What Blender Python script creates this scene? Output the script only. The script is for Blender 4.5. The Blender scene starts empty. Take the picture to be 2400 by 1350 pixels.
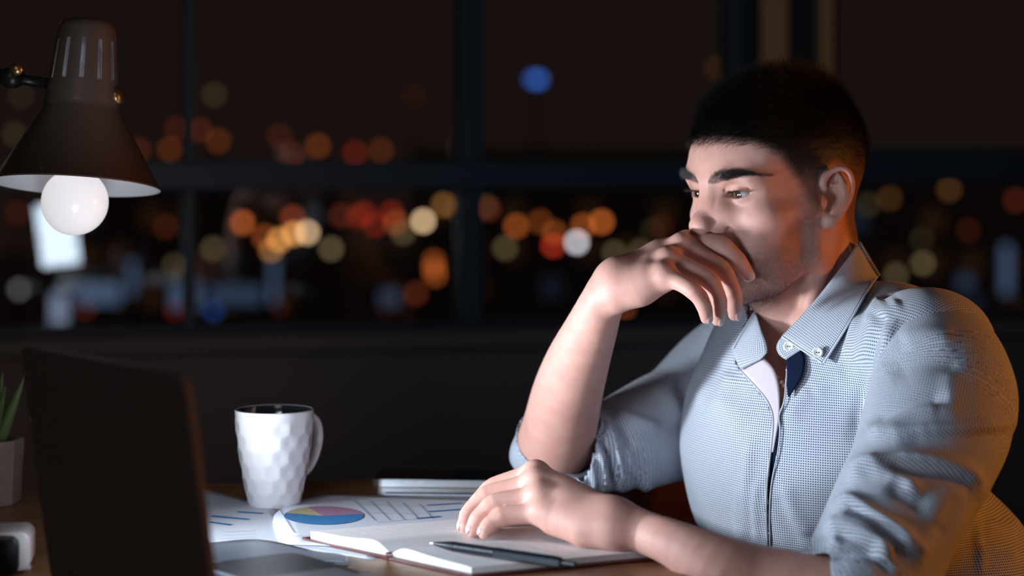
import bpy, bmesh, math, random
import numpy as np
from mathutils import Vector, Matrix
random.seed(7); RNG = np.random.default_rng(7)
SC = bpy.context.scene
# ---------------------------------------------------------------- camera, world, lights, exposure
F = 5000.0; HZ = 340.0; DESK = 0.74; CAMZ = DESK + 0.369
def W(px, py, Y):
    return np.array([(px-1200)*Y/F, Y, CAMZ-(py-HZ)*Y/F])
def onplane(px, py, z=DESK):
    Y = F*(CAMZ-z)/(py-HZ)
    return np.array([(px-1200)*Y/F, Y, z])
cam = bpy.data.cameras.new('camera'); CAM = bpy.data.objects.new('camera', cam)
SC.collection.objects.link(CAM); SC.camera = CAM
cam.sensor_width = 36; cam.lens = 36*F/2400; cam.shift_y = -(675-HZ)/2400
cam.clip_start = 0.05; cam.clip_end = 2000
CAM.location = (0, 0, CAMZ); CAM.rotation_euler = (math.pi/2, 0, 0)
cam.dof.use_dof = True; cam.dof.focus_distance = 2.045
cam.dof.aperture_fstop = 2.9; cam.dof.aperture_blades = 0
SC.view_settings.view_transform = 'Standard'; SC.view_settings.look = 'None'
SC.view_settings.gamma = 1; SC.view_settings.use_curve_mapping = False
SC.view_settings.exposure = 0.0
SC.cycles.use_denoising = True
SC.cycles.max_bounces = 8; SC.cycles.transparent_max_bounces = 16
SC.cycles.sample_clamp_indirect = 4
SC.cycles.use_adaptive_sampling = False
wd = bpy.data.worlds.new('night'); SC.world = wd; wd.use_nodes = True
wb = wd.node_tree.nodes['Background']
wb.inputs[0].default_value = (1.0, 0.56, 0.45, 1); wb.inputs[1].default_value = 0.0105
def lamp(name, kind, loc, energy, color, target=None, **kw):
    l = bpy.data.lights.new(name, kind); l.energy = energy; l.color = color
    for k, v in kw.items(): setattr(l, k, v)
    o = bpy.data.objects.new(name, l); SC.collection.objects.link(o); o.location = loc
    if target is not None:
        o.rotation_euler = (Vector(target)-Vector(loc)).to_track_quat('-Z', 'Y').to_euler()
    return o
SCREEN = 17.0      # brightness of the laptop screen
BULB = 0.60        # the dimmed bulb of the desk lamp
lamp('side_light', 'AREA', (-.50, 1.95, .835), 1.55, (.80, .90, 1.0), (.24, 2.08, .95), size=.08, spread=math.radians(75))   # added cool key light on the man, unseen left of the frame
lamp('fill_light', 'AREA', (-.6, -1.4, 2.85), 11.0, (1.0, .86, .84), (-.3, 1.0, .8), size=1.4)     # added dim fill behind the camera, lifts the dark areas
lamp('room_lamp', 'AREA', (2.1, 1.92, 1.06), 2.2, (1.0, .30, .04), (.35, 2.05, .95), size=.22, spread=math.radians(75))      # warm lamp off to the right
# ---------------------------------------------------------------- material helpers
def mat(name, base, rough=0.5, spec=0.5, metal=0.0, coat=0.0, emis=None, estr=0.0, sss=0.0, noise=None, bump=None):
    m = bpy.data.materials.new(name); m.use_nodes = True
    nt = m.node_tree; b = nt.nodes['Principled BSDF']
    b.inputs['Base Color'].default_value = (*base, 1); b.inputs['Roughness'].default_value = rough
    b.inputs['Specular IOR Level'].default_value = spec; b.inputs['Metallic'].default_value = metal
    b.inputs['Coat Weight'].default_value = coat
    if emis: b.inputs['Emission Color'].default_value = (*emis, 1); b.inputs['Emission Strength'].default_value = estr
    if sss:
        b.inputs['Subsurface Weight'].default_value = sss
        b.inputs['Subsurface Radius'].default_value = (1.0, 0.35, 0.2); b.inputs['Subsurface Scale'].default_value = 0.006
    if noise:   # (scale, second colour)
        t = nt.nodes.new('ShaderNodeTexCoord'); n = nt.nodes.new('ShaderNodeTexNoise'); n.inputs['Scale'].default_value = noise[0]
        n.inputs['Detail'].default_value = 6
        mx = nt.nodes.new('ShaderNodeMix'); mx.data_type = 'RGBA'
        mx.inputs[6].default_value = (*base, 1); mx.inputs[7].default_value = (*noise[1], 1)
        nt.links.new(t.outputs['Object'], n.inputs['Vector']); nt.links.new(n.outputs['Fac'], mx.inputs[0])
        nt.links.new(mx.outputs[2], b.inputs['Base Color'])
    if bump:    # (scale, strength, distance)
        t = nt.nodes.new('ShaderNodeTexCoord'); n = nt.nodes.new('ShaderNodeTexNoise'); n.inputs['Scale'].default_value = bump[0]
        n.inputs['Detail'].default_value = 4
        bp = nt.nodes.new('ShaderNodeBump'); bp.inputs['Strength'].default_value = bump[1]; bp.inputs['Distance'].default_value = bump[2]
        nt.links.new(t.outputs['Object'], n.inputs['Vector']); nt.links.new(n.outputs['Fac'], bp.inputs['Height'])
        nt.links.new(bp.outputs['Normal'], b.inputs['Normal'])
    return m
# ---------------------------------------------------------------- object helpers
def link(o, parent=None):
    SC.collection.objects.link(o)
    if parent is not None: o.parent = parent
    return o
def tag(o, label=None, cat=None, group=None, kind=None):
    if label: o['label'] = label
    if cat: o['category'] = cat
    if group: o['group'] = group
    if kind: o['kind'] = kind
    return o
def empty(name, loc, label=None, cat=None, rz=0.0, group=None):
    o = bpy.data.objects.new(name, None); o.empty_display_size = 0.02; link(o)
    o.location = loc; o.rotation_euler = (0, 0, rz)
    return tag(o, label, cat, group)
def mesh_obj(name, V, Fc, m=None, parent=None, smooth=True):
    """V (n,3) array, Fc list of tuples or (k,3|4) array; vertices in the parent's space."""
    me = bpy.data.meshes.new(name)
    V = np.asarray(V, dtype=np.float32)
    if isinstance(Fc, np.ndarray):
        n = Fc.shape[1]; k = Fc.shape[0]
        me.vertices.add(len(V)); me.vertices.foreach_set('co', V.ravel())
        me.loops.add(k*n); me.loops.foreach_set('vertex_index', Fc.astype(np.int32).ravel())
        me.polygons.add(k); me.polygons.foreach_set('loop_start', np.arange(0, k*n, n, dtype=np.int32))
        me.update(calc_edges=True); me.validate()
    else:
        me.from_pydata([tuple(map(float, v)) for v in V], [], [tuple(int(i) for i in f) for f in Fc]); me.update()
    me.polygons.foreach_set('use_smooth', np.full(len(me.polygons), smooth, dtype=bool))
    if m is not None: me.materials.append(m)
    return link(bpy.data.objects.new(name, me), parent)
def bm_obj(name, bm, m=None, parent=None, smooth=False, bevel=0.0, seg=2):
    if bevel:
        es = [e for e in bm.edges if len(e.link_faces) == 2 and e.calc_face_angle(0) > 0.5]
        bmesh.ops.bevel(bm, geom=es, offset=bevel, segments=seg, affect='EDGES', profile=0.5)
    bmesh.ops.recalc_face_normals(bm, faces=bm.faces)
    me = bpy.data.meshes.new(name); bm.to_mesh(me); bm.free()
    for p in me.polygons: p.use_smooth = smooth
    if smooth and hasattr(me, 'set_sharp_from_angle'): me.set_sharp_from_angle(angle=0.7)
    if m is not None: me.materials.append(m)
    return link(bpy.data.objects.new(name, me), parent)
def add_box(bm, lo, hi, M=None):
    vs = [bm.verts.new((x, y, z)) for x in (lo[0], hi[0]) for y in (lo[1], hi[1]) for z in (lo[2], hi[2])]
    for f in ((0,1,3,2), (4,6,7,5), (0,4,5,1), (2,3,7,6), (0,2,6,4), (1,5,7,3)): bm.faces.new([vs[i] for i in f])
    if M is not None: bmesh.ops.transform(bm, matrix=M, verts=vs)
    return vs
def add_prism(bm, poly, z0, z1, M=None):
    lo = [bm.verts.new((x, y, z0)) for x, y in poly]; hi = [bm.verts.new((x, y, z1)) for x, y in poly]; n = len(poly)
    bm.faces.new(lo[::-1]); bm.faces.new(hi)
    for i in range(n): bm.faces.new((lo[i], lo[(i+1) % n], hi[(i+1) % n], hi[i]))
    if M is not None: bmesh.ops.transform(bm, matrix=M, verts=lo+hi)
def round_rect(w, h, r, n=6, cx=0, cy=0):
    pts = []
    for (sx, sy, a0) in ((1, 1, 0), (-1, 1, 90), (-1, -1, 180), (1, -1, 270)):
        for i in range(n+1):
            a = math.radians(a0+90*i/n); pts.append((cx+sx*(w/2-r)+r*math.cos(a), cy+sy*(h/2-r)+r*math.sin(a)))
    return pts
def lathe(prof, n=64, M=None, rad=None):
    """prof: list of (r, z). Returns V, quads."""
    P = np.array(prof, float); a = np.linspace(0, 2*np.pi, n, endpoint=False)
    V = np.stack([P[:, None, 0]*np.cos(a), P[:, None, 0]*np.sin(a), np.broadcast_to(P[:, None, 1], (len(P), n))], -1).reshape(-1, 3)
    q = []
    for i in range(len(P)-1):
        for j in range(n): q.append((i*n+j, i*n+(j+1) % n, (i+1)*n+(j+1) % n, (i+1)*n+j))
    if M is not None: V = V @ np.array(M)[:3, :3].T + np.array(M)[:3, 3]
    return V, np.array(q)
def tube(pts, rad, n=10, cap=True, flat=None):
    """Swept tube along pts with radius per point."""
    P = np.array(pts, float); m = len(P); R = np.broadcast_to(np.array(rad, float), (m,))
    T = np.gradient(P, axis=0); T /= np.linalg.norm(T, axis=1)[:, None]+1e-12
    up = np.array([0, 0, 1.0]) if abs(T[0, 2]) < 0.9 else np.array([1.0, 0, 0])
    V = []; N = np.cross(T[0], up); N /= np.linalg.norm(N)
    for i in range(m):
        N = N - T[i]*N.dot(T[i]); N /= np.linalg.norm(N); B = np.cross(T[i], N)
        for j in range(n):
            a = 2*np.pi*j/n; V.append(P[i]+R[i]*(np.cos(a)*N+np.sin(a)*B))
    q = [(i*n+j, i*n+(j+1) % n, (i+1)*n+(j+1) % n, (i+1)*n+j) for i in range(m-1) for j in range(n)]
    V = np.array(V)
    if cap:
        V = np.vstack([V, P[0], P[-1]]); a, b = m*n, m*n+1
        q += [(a, (j+1) % n, j, a) for j in range(n)] + [(b, (m-1)*n+j, (m-1)*n+(j+1) % n, b) for j in range(n)]
        q = [f if f[0] != f[3] else f[:3] for f in q]
    return V, q
def spline(P, n):
    """Catmull-Rom through P (k,d), n samples, uniform in arc length."""
    P = np.array(P, float); Q = np.vstack([2*P[0]-P[1], P, 2*P[-1]-P[-2]]); out = []
    for i in range(len(P)-1):
        t = np.linspace(0, 1, 24, endpoint=False)[:, None]; a, b, c, d = Q[i], Q[i+1], Q[i+2], Q[i+3]
        out.append(0.5*((2*b)+(c-a)*t+(2*a-5*b+4*c-d)*t**2+(3*b-a-3*c+d)*t**3))
    S = np.vstack(out+[P[-1:]]); L = np.r_[0, np.cumsum(np.linalg.norm(np.diff(S, axis=0), axis=1))]
    u = np.linspace(0, L[-1], n)
    return np.stack([np.interp(u, L, S[:, k]) for k in range(S.shape[1])], 1)
# ---------------------------------------------------------------- implicit sculpting (signed distance field -> surface nets)
class Clay:
    def __init__(s): s.ops = []
    def add(s, fn, c, r, k=0.004, mode='u'):
        s.ops.append((fn, np.array(c, float), float(r), float(k), mode)); return s
    def sphere(s, c, r, k=0.004, mode='u'):
        c = np.array(c, float); return s.add(lambda P: np.linalg.norm(P-c, axis=1)-r, c, r, k, mode)
    def ell(s, c, r, k=0.004, mode='u', R=None):
        c = np.array(c, float); r = np.array(r, float)
        def fn(P):
            Q = P-c
            if R is not None: Q = Q @ R
            k0 = np.linalg.norm(Q/r, axis=1); k1 = np.linalg.norm(Q/(r*r), axis=1)
            return k0*(k0-1.0)/np.maximum(k1, 1e-9)
        return s.add(fn, c, r.max(), k, mode)
    def cap(s, a, b, ra, rb=None, k=0.004, mode='u'):
        a = np.array(a, float); b = np.array(b, float); rb = ra if rb is None else rb
        ba = b-a; l2 = max(ba.dot(ba), 1e-12)
        def fn(P):
            h = np.clip((P-a) @ ba/l2, 0, 1)
            return np.linalg.norm(P-a-h[:, None]*ba, axis=1)-(ra+(rb-ra)*h)
        return s.add(fn, (a+b)/2, np.sqrt(l2)/2+max(ra, rb), k, mode)
    def chain(s, pts, rad, k=0.004, mode='u', kin=None):
        """A chain of tapered capsules joined with kin, then blended in with k."""
        pts = np.array(pts, float); rad = np.broadcast_to(np.array(rad, float), (len(pts),)); kin = k if kin is None else kin
        def fn(P):
            d = None
            for a, b, ra, rb in zip(pts[:-1], pts[1:], rad[:-1], rad[1:]):
                ba = b-a; h = np.clip((P-a) @ ba/max(ba.dot(ba), 1e-12), 0, 1)
                e = np.linalg.norm(P-a-h[:, None]*ba, axis=1)-(ra+(rb-ra)*h)
                d = e if d is None else smin(d, e, kin)
            return d
        c = (pts.min(0)+pts.max(0))/2
        return s.add(fn, c, np.linalg.norm(pts-c, axis=1).max()+rad.max(), k, mode)
    def mirror(s, kind, *a, **kw):
        """The same op on both sides: points are folded to |x|."""
        t = Clay(); getattr(t, kind)(*a, **kw); fn, c, r, k, mode = t.ops[0]
        g = lambda P: fn(np.c_[np.abs(P[:, 0]), P[:, 1:]])
        return s.add(g, (0, c[1], c[2]), r+abs(c[0]), k, mode)
    def __call__(s, P, full=False):
        P = np.asarray(P, dtype=np.float64); D = np.full(len(P), 1e3); km = max(o[3] for o in s.ops)+.010
        for fn, c, r, k, mode in s.ops:
            if full or mode == 'i': sel = slice(None); Q = P
            else:
                sel = np.nonzero(((P-c)**2).sum(1) < (r+(km if mode == 'u' else k+.012))**2)[0]
                if not len(sel): continue
                Q = P[sel]
            e = fn(Q); d = D[sel]
            if mode == 'u': D[sel] = smin(d, e, k)
            elif mode == 's': D[sel] = -smin(-d, e, k)
            elif mode == 'i': D[sel] = -smin(-d, -e, k)
            elif mode == 'o': D[sel] = d+e            # offset: fn returns an additive displacement
        return D
def smin(a, b, k):
    if k <= 1e-6: return np.minimum(a, b)
    h = np.maximum(k-np.abs(a-b), 0)/k
    return np.minimum(a, b)-h*h*k*0.25
def surface(sdf, lo, hi, h, relax=1):
    """Mesh the zero set of sdf inside the box lo..hi at spacing h (sparse blocks, then surface nets)."""
    lo = np.array(lo, float); hi = np.array(hi, float); B = 8
    nb = np.maximum(np.ceil((hi-lo)/(h*B)).astype(int), 1); n = nb*B+1
    g = [lo[i]+h*B*(np.arange(nb[i])+0.5) for i in range(3)]
    C = np.stack(np.meshgrid(*g, indexing='ij'), -1).reshape(-1, 3)
    dc = sdf(C, True); act = np.nonzero(np.abs(dc) < h*B*0.95+0.004)[0]
    D = np.where(dc < 0, -1.0, 1.0).astype(np.float32).reshape(nb)
    D = np.pad(np.repeat(np.repeat(np.repeat(D, B, 0), B, 1), B, 2), ((0, 1),)*3, mode='edge')
    off = np.stack(np.meshgrid(*(np.arange(B+1),)*3, indexing='ij'), -1).reshape(-1, 3)
    bi = np.stack(np.unravel_index(act, nb), 1)*B
    for s in range(0, len(bi), 400):
        I = (bi[s:s+400, None, :]+off[None]).reshape(-1, 3)
        D[I[:, 0], I[:, 1], I[:, 2]] = sdf(lo+I*h)
    S = D < 0
    cnt = sum(S[a:n[0]-1+a, b:n[1]-1+b, c:n[2]-1+c].astype(np.int8) for a in (0, 1) for b in (0, 1) for c in (0, 1))
    I = np.stack(np.nonzero((cnt > 0) & (cnt < 8)), 1)
    idx = np.full(tuple(n-1), -1, np.int32); idx[I[:, 0], I[:, 1], I[:, 2]] = np.arange(len(I))
    cor = np.array([(a, b, c) for a in (0, 1) for b in (0, 1) for c in (0, 1)])
    val = np.stack([D[I[:, 0]+a, I[:, 1]+b, I[:, 2]+c] for a, b, c in cor], 1).astype(np.float64)
    acc = np.zeros((len(I), 3)); w = np.zeros(len(I))
    for i in range(8):
        for j in range(i+1, 8):
            if np.abs(cor[i]-cor[j]).sum() != 1: continue
            x = (val[:, i] < 0) != (val[:, j] < 0); t = np.where(x, val[:, i]/np.where(x, val[:, i]-val[:, j], 1), 0)
            acc += np.where(x[:, None], cor[i]+t[:, None]*(cor[j]-cor[i]), 0); w += x
    V = lo+(I+acc/w[:, None])*h
    Q = []
    for ax in range(3):
        o1, o2 = [(1, 2), (2, 0), (0, 1)][ax]
        sl = [slice(1, None)]*3; sl[ax] = slice(None)
        A = S[tuple(slice(0, -1) if i == ax else slice(None) for i in range(3))]
        Bs = S[tuple(slice(1, None) if i == ax else slice(None) for i in range(3))]
        E = np.stack(np.nonzero(A != Bs), 1)
        ok = (E[:, o1] > 0) & (E[:, o2] > 0) & (E[:, o1] < n[o1]-1) & (E[:, o2] < n[o2]-1); E = E[ok]
        q = []
        for d1, d2 in ((-1, -1), (0, -1), (0, 0), (-1, 0)):
            K = E.copy(); K[:, o1] += d1; K[:, o2] += d2; q.append(idx[K[:, 0], K[:, 1], K[:, 2]])
        q = np.stack(q, 1); inn = A[E[:, 0], E[:, 1], E[:, 2]]; q[~inn] = q[~inn][:, ::-1]
        Q.append(q)
    Q = np.vstack(Q); Q = Q[(Q >= 0).all(1)]
    for _ in range(relax): V = relaxed(V, Q, 0.5)
    return V, Q
def relaxed(V, Q, f):
    A = np.zeros_like(V); c = np.zeros(len(V))
    for a, b in ((0, 1), (1, 2), (2, 3), (3, 0)):
        for i, j in ((a, b), (b, a)):
            for k in range(3): A[:, k] += np.bincount(Q[:, i], V[Q[:, j], k], len(V))
            c += np.bincount(Q[:, i], minlength=len(V))
    return V+f*(A/np.maximum(c, 1)[:, None]-V)
def normals(V, Q):
    n = np.cross(V[Q[:, 2]]-V[Q[:, 0]], V[Q[:, 3]]-V[Q[:, 1]]); N = np.zeros_like(V)
    for i in range(4):
        for k in range(3): N[:, k] += np.bincount(Q[:, i], n[:, k], len(V))
    return N/np.maximum(np.linalg.norm(N, axis=1), 1e-12)[:, None]
def submesh(V, Q, keep):
    Q = Q[keep]; u, inv = np.unique(Q.ravel(), return_inverse=True); return V[u], inv.reshape(-1, 4), u
# ================================================================ the room: floor, walls, ceiling, window front (parallel to the desk's back edge)
WN = np.array([-.2181, .9759, 0.0]); WX = np.array([.9759, .2181, 0.0])          # into the window, along it
WYAW = math.atan2(WX[1], WX[0]); W0 = np.array([0, 4.0, 0.0]); W0 = WN*(W0 @ WN)
def wp(s, d, z): return W0+WX*s+WN*d+np.array([0, 0, z])        # along the wall, beyond it, up
def s_at(px, d=0.0):                                             # where a sight line column meets the window plane
    dr = np.array([(px-1200)/F, 1, 0]); t = (W0 @ WN+d)/(dr @ WN); return float((dr*t) @ WX)
def z_at(px, py, d=0.0):
    dr = np.array([(px-1200)/F, 1, 0]); t = (W0 @ WN+d)/(dr @ WN); return CAMZ-(py-HZ)*t/F
MW = Matrix.Translation(Vector(W0)) @ Matrix.Rotation(WYAW, 4, 'Z')
def structure(name, bm, m, bevel=0.0, parent=None):
    o = bm_obj(name, bm, m, parent, bevel=bevel)
    if parent is None: o['kind'] = 'structure'
    return o
M_DARKWALL = mat('dark_painted_wall', (.20, .20, .225), .8, noise=(3.0, (.17, .17, .19)), bump=(180, .15, .002))
M_WARMWALL = mat('warm_painted_wall', (.32, .20, .12), .85, noise=(2.5, (.27, .17, .10)), bump=(160, .12, .002))
M_FRAME = mat('window_frame_paint', (.052, .085, .14), .42, noise=(14, (.043, .070, .115)))
M_FLOOR = mat('floor_boards', (.060, .035, .024), .5, noise=(6, (.035, .020, .014)))
def room():
    # floor of boards, ceiling, side and back walls
    bm = bmesh.new(); add_box(bm, (-4.2, -2.6, -.06), (4.2, 5.6, -.004)); fl = structure('floor', bm, M_FLOOR)
    for i in range(40):
        b = bmesh.new(); add_box(b, (-4.2+i*.21+.0015, -2.6, -.004), (-4.2+(i+1)*.21-.0015, 4.9, .0)); bm_obj('floor_board', b, M_FLOOR, fl)
    bm = bmesh.new(); add_box(bm, (-4.2, -2.6, 3.0), (4.2, 5.6, 3.08)); structure('ceiling', bm, mat('ceiling_paint', (.20, .13, .085), .9, noise=(2, (.17, .11, .07))))
    bm = bmesh.new(); add_box(bm, (-4.2, -2.7, 0), (4.2, -2.6, 3.0)); structure('wall_back', bm, M_WARMWALL)
    bm = bmesh.new(); add_box(bm, (-4.3, -2.6, 0), (-4.2, 5.4, 3.0)); structure('wall_left', bm, M_DARKWALL)
    bm = bmesh.new(); add_box(bm, (4.2, -2.6, 0), (4.3, 5.4, 3.0)); structure('wall_right', bm, M_WARMWALL)
    # wall under the windows, with a sill
    zs = z_at(700, 772); S0, S1 = -4.25, 4.25
    bm = bmesh.new(); add_box(bm, (S0, -.06, 0), (S1, .16, zs-.03), MW); structure('wall_front', bm, M_DARKWALL)
    bm = bmesh.new(); add_box(bm, (S0, -.10, zs-.03), (S1, .18, zs), MW); structure('trim_1', bm, M_DARKWALL, .004)
    bm = bmesh.new(); add_box(bm, (S0, -.04, 2.72), (S1, .16, 3.0), MW); structure('trim_2', bm, M_DARKWALL)
    bm = bmesh.new(); add_box(bm, (S0, -.075, 0), (S1, -.06, .10), MW); structure('baseboard_front', bm, M_FRAME, .003)
    # pillar between the two window fronts: stepped, warm-lit and unlit tones put into its colours
    a, b, c, d, e = (s_at(p) for p in (1738, 1757, 1817, 1888, 1918))
    P_W = mat('pillar_lit_tone', (.80, .44, .20), .8, noise=(5, (.72, .39, .17))); P_C = mat('pillar_unlit_tone', (.030, .040, .060), .6, noise=(5, (.024, .032, .050)))
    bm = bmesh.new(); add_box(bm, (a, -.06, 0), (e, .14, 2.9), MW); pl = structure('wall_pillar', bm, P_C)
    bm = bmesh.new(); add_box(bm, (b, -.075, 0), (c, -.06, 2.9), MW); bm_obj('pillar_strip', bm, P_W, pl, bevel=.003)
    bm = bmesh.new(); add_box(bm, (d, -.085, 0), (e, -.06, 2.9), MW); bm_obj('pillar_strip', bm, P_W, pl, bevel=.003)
    # glass: clear panes that mirror the lit desk a little
    gm = bpy.data.materials.new('window_glass'); gm.use_nodes = True; nt = gm.node_tree; nt.nodes.remove(nt.nodes['Principled BSDF']); out = nt.nodes['Material Output']
    tr = nt.nodes.new('ShaderNodeBsdfTransparent'); tr.inputs[0].default_value = (.93, .95, .97, 1); gl = nt.nodes.new('ShaderNodeBsdfGlossy'); gl.inputs['Roughness'].default_value = .0; gl.inputs[0].default_value = (1, 1, 1, 1)
    fr = nt.nodes.new('ShaderNodeFresnel'); fr.inputs[0].default_value = 1.72; mx = nt.nodes.new('ShaderNodeMixShader')
    nt.links.new(fr.outputs[0], mx.inputs[0]); nt.links.new(tr.outputs[0], mx.inputs[1]); nt.links.new(gl.outputs[0], mx.inputs[2]); nt.links.new(mx.outputs[0], out.inputs['Surface'])
    z0, z1 = zs, 2.72
    def window(n, sa, sb, bars, rail, post=.012):
        f = bmesh.new(); add_box(f, (sa, -.03, z0), (sa+.03, .05, z1), MW); add_box(f, (sb-.03, -.03, z0), (sb, .05, z1), MW)
        add_box(f, (sa+.03, -.03, z1-.04), (sb-.03, .05, z1), MW); add_box(f, (sa+.03, -.03, z0), (sb-.03, .05, z0+.012), MW)
        w = structure(f'window_{n}', f, M_FRAME, .003)
        for x, hw in bars: g = bmesh.new(); add_box(g, (x-hw, -.028, z0+.012), (x+hw, .045, z1-.04), MW); bm_obj('mullion', g, M_FRAME, w, bevel=.003)
        g = bmesh.new(); add_box(g, (sa+.03, -.045, rail[0]), (sb-.03, .05, rail[1]), MW); bm_obj('transom', g, M_FRAME, w, bevel=.004)
        xs = [sa+.03]+[v for x, hw in bars for v in (x-hw, x+hw)]+[sb-.03]
        for i in range(0, len(xs), 2):
            for za, zb in ((z0+.012, rail[0]), (rail[1], z1-.04)):
                Vg = np.array([wp(xs[i], .012, za), wp(xs[i+1], .012, za), wp(xs[i+1], .012, zb), wp(xs[i], .012, zb)]); mesh_obj('pane', Vg, [(0, 1, 2, 3)], gm, w, False)
        return w
    window(1, -3.6, a, [(s_at(-1500), .010), (s_at(-600), .022), (s_at(442), .010), (s_at(1100), .021)], (z_at(700, 445), z_at(700, 376)))
    window(2, e, 3.6, [(s_at(2900), .012)], (z_at(2200, 428), z_at(2200, 345)))
room()
# ================================================================ the city beyond the glass: street lamps, added glow panels, dark blocks
def emis(name, c, s):
    m = bpy.data.materials.new(name); m.use_nodes = True; b = m.node_tree.nodes['Principled BSDF']; b.inputs['Base Color'].default_value = (.02, .02, .02, 1)
    b.inputs['Emission Color'].default_value = (*c, 1); b.inputs['Emission Strength'].default_value = s; return m
def city():
    OR, DR, RD, AM, OL, CR, BL, WH = ((1, .22, .04), (.75, .13, .05), (1, .07, .03), (1, .42, .10), (.60, .44, .20), (1, .66, .36), (.05, .19, .75), (.82, .80, .86))
    names = {id(OR): 'orange', id(DR): 'dull red', id(RD): 'red', id(AM): 'amber', id(OL): 'olive yellow', id(CR): 'cream', id(BL): 'blue', id(WH): 'white'}
    # px, py, colour, brightness
    Ls = [(568, 522, OR, .30), (620, 555, OR, .16), (686, 510, DR, .20), (655, 562, AM, .45), (688, 548, AM, .50), (720, 545, CR, .55), (636, 586, AM, .22), (500, 583, OL, .16), (410, 622, OL, .10), (390, 532, DR, .05), (776, 583, OL, .20),
          (800, 505, DR, .07), (838, 508, RD, .13), (855, 500, RD, .16), (880, 527, RD, .16), (918, 500, RD, .18), (928, 522, OR, .14), (945, 545, OL, .14), (992, 518, CR, .62), (1017, 612, OR, .12), (1017, 628, OR, .20), (1019, 645, OR, .20), (975, 688, DR, .08), (1040, 480, AM, .14), (1075, 490, AM, .10),
          (1140, 485, OL, .10), (1145, 490, DR, .09), (1210, 530, OR, .22), (1265, 520, OR, .14), (1184, 581, OL, .14), (1300, 545, OR, .15), (1297, 575, RD, .42), (1352, 568, WH, .62), (1367, 530, OR, .22), (1410, 520, OR, .34), (1440, 592, OL, .13), (1500, 590, OL, .12), (1530, 540, OL, .03), (1550, 530, DR, .03), (1462, 722, OR, .10),
          (502, 222, OL, .09), (415, 302, DR, .07), (470, 305, DR, .10), (398, 350, OR, .10), (512, 330, OR, .10), (325, 352, DR, .09), (655, 320, DR, .07), (685, 360, DR, .09), (745, 342, OR, .14), (833, 358, RD, .18), (893, 352, OR, .09), (1075, 345, OL, .05), (50, 225, OL, .05), (35, 315, OL, .08), (970, 225, DR, .02),
          (1262, 186, BL, .42), (1250, 186, BL, .30), (2162, 617, OL, .22), (2100, 645, OL, .12), (2035, 480, OL, .05), (2225, 445, AM, .05), (2085, 465, AM, .04), (2380, 470, DR, .06), (2270, 540, DR, .03), (2160, 560, OL, .03), (410, 725, RD, .08), (650, 720, DR, .06), (200, 725, DR, .04), (550, 768, AM, .04), (910, 720, DR, .04),
          (45, 678, WH, .12), (40, 500, DR, .03), (1680, 160, AM, .03), (320, 700, WH, .0), (500, 728, BL, .08)]
    Ls = [l for l in Ls if l[3] > 0]; mats = {}; geo = {}
    steel = mat('lamp_post_steel', (.010, .010, .011), .7)
    def place(px, py): return wp(0, 0, 0)*0
    cnt = {}
    order = sorted(range(len(Ls)), key=lambda i: Ls[i][0]); rank = {}
    for i in order:
        k = (id(Ls[i][2]), Ls[i][1] < 400); cnt[k] = cnt.get(k, 0)+1; rank[i] = cnt[k]
    ordn = ['', 'first', 'second', 'third', 'fourth', 'fifth', 'sixth', 'seventh', 'eighth', 'ninth', 'tenth', 'eleventh', 'twelfth', 'thirteenth', 'fourteenth', 'fifteenth', 'sixteenth', 'seventeenth', 'eighteenth', 'nineteenth', 'twentieth', 'twenty-first', 'twenty-second']
    for i, (px, py, c, br) in enumerate(Ls):
        Y = 46.0+((i*37) % 13)*.5; pos = W(px, py, Y); rad = 9.4*Y/F; key = (id(c), round(br, 3), py < 400)
        if key not in mats: mats[key] = emis(names[id(c)].replace(' ', '_')+'_lamp_glow', c, br*(9.0 if c is not RD else 5.6)*(.62 if py < 400 else 1)*(.72 if c is OL else 1))
        up = py < 400; ln = names[id(c)]; tot = cnt[(id(c), up)]
        where = 'seen above the window rail' if up else 'seen below the window rail'
        lab = f'{ln} city light {where}' if tot == 1 else f'{ln} city light {where}, {ordn[rank[i]]} of that colour from the left'
        e = empty('street_lamp', pos, lab, 'street light', group='blurred city lights beyond the window')
        V, q = lathe([(rad*math.sin(a), rad*math.cos(a)) for a in np.linspace(.001, math.pi-.001, 9)], 14); mesh_obj('globe', V, q, mats[key], e)
        V, q = tube([(0, 0, -rad*.98), (0, 0, -14-pos[2])], .02, 5); mesh_obj('post', V, q, steel, e)
    # added glow panels nearer by, standing in for bluish reflections in the panes
    sg = [emis('blue_panel_glow', (.22, .36, .62), .26), emis('pale_panel_glow', (.50, .60, .85), .42), emis('dim_panel_glow', (.12, .20, .36), .22)]
    for x0, y0, x1, y1, m, lab in ((170, 668, 283, 712, 0, 'wide added blue glow panel low in the window left of the near mullion'), (294, 612, 318, 690, 0, 'narrow upright added blue glow panel at the right end of a wide one'), (395, 668, 470, 722, 0, 'short added blue glow panel crossing behind the near mullion'),
            (485, 672, 617, 712, 2, 'wide dim added blue glow panel right of the near mullion'), (628, 606, 652, 712, 0, 'narrow upright added blue glow panel beside the wide dim one'), (885, 682, 940, 716, 2, 'small dim added blue glow panel left of the wide mullion'),
            (115, 690, 155, 762, 1, 'bright pale added glow panel low in the window under the desk lamp bulb'), (2348, 575, 2376, 690, 0, 'upright added blue glow panel at the right edge behind the shoulder'), (2245, 648, 2285, 676, 2, 'small dim added blue glow panel behind the shoulder')):
        Y = 19.0; a, b = W(x0, y1, Y), W(x1, y0, Y); w_, h_ = b[0]-a[0]-.05, b[2]-a[2]; e = empty('glow_panel', ((a[0]+b[0])/2, Y, a[2]), lab, 'sign', group='blurred added glow panels outside')
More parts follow.
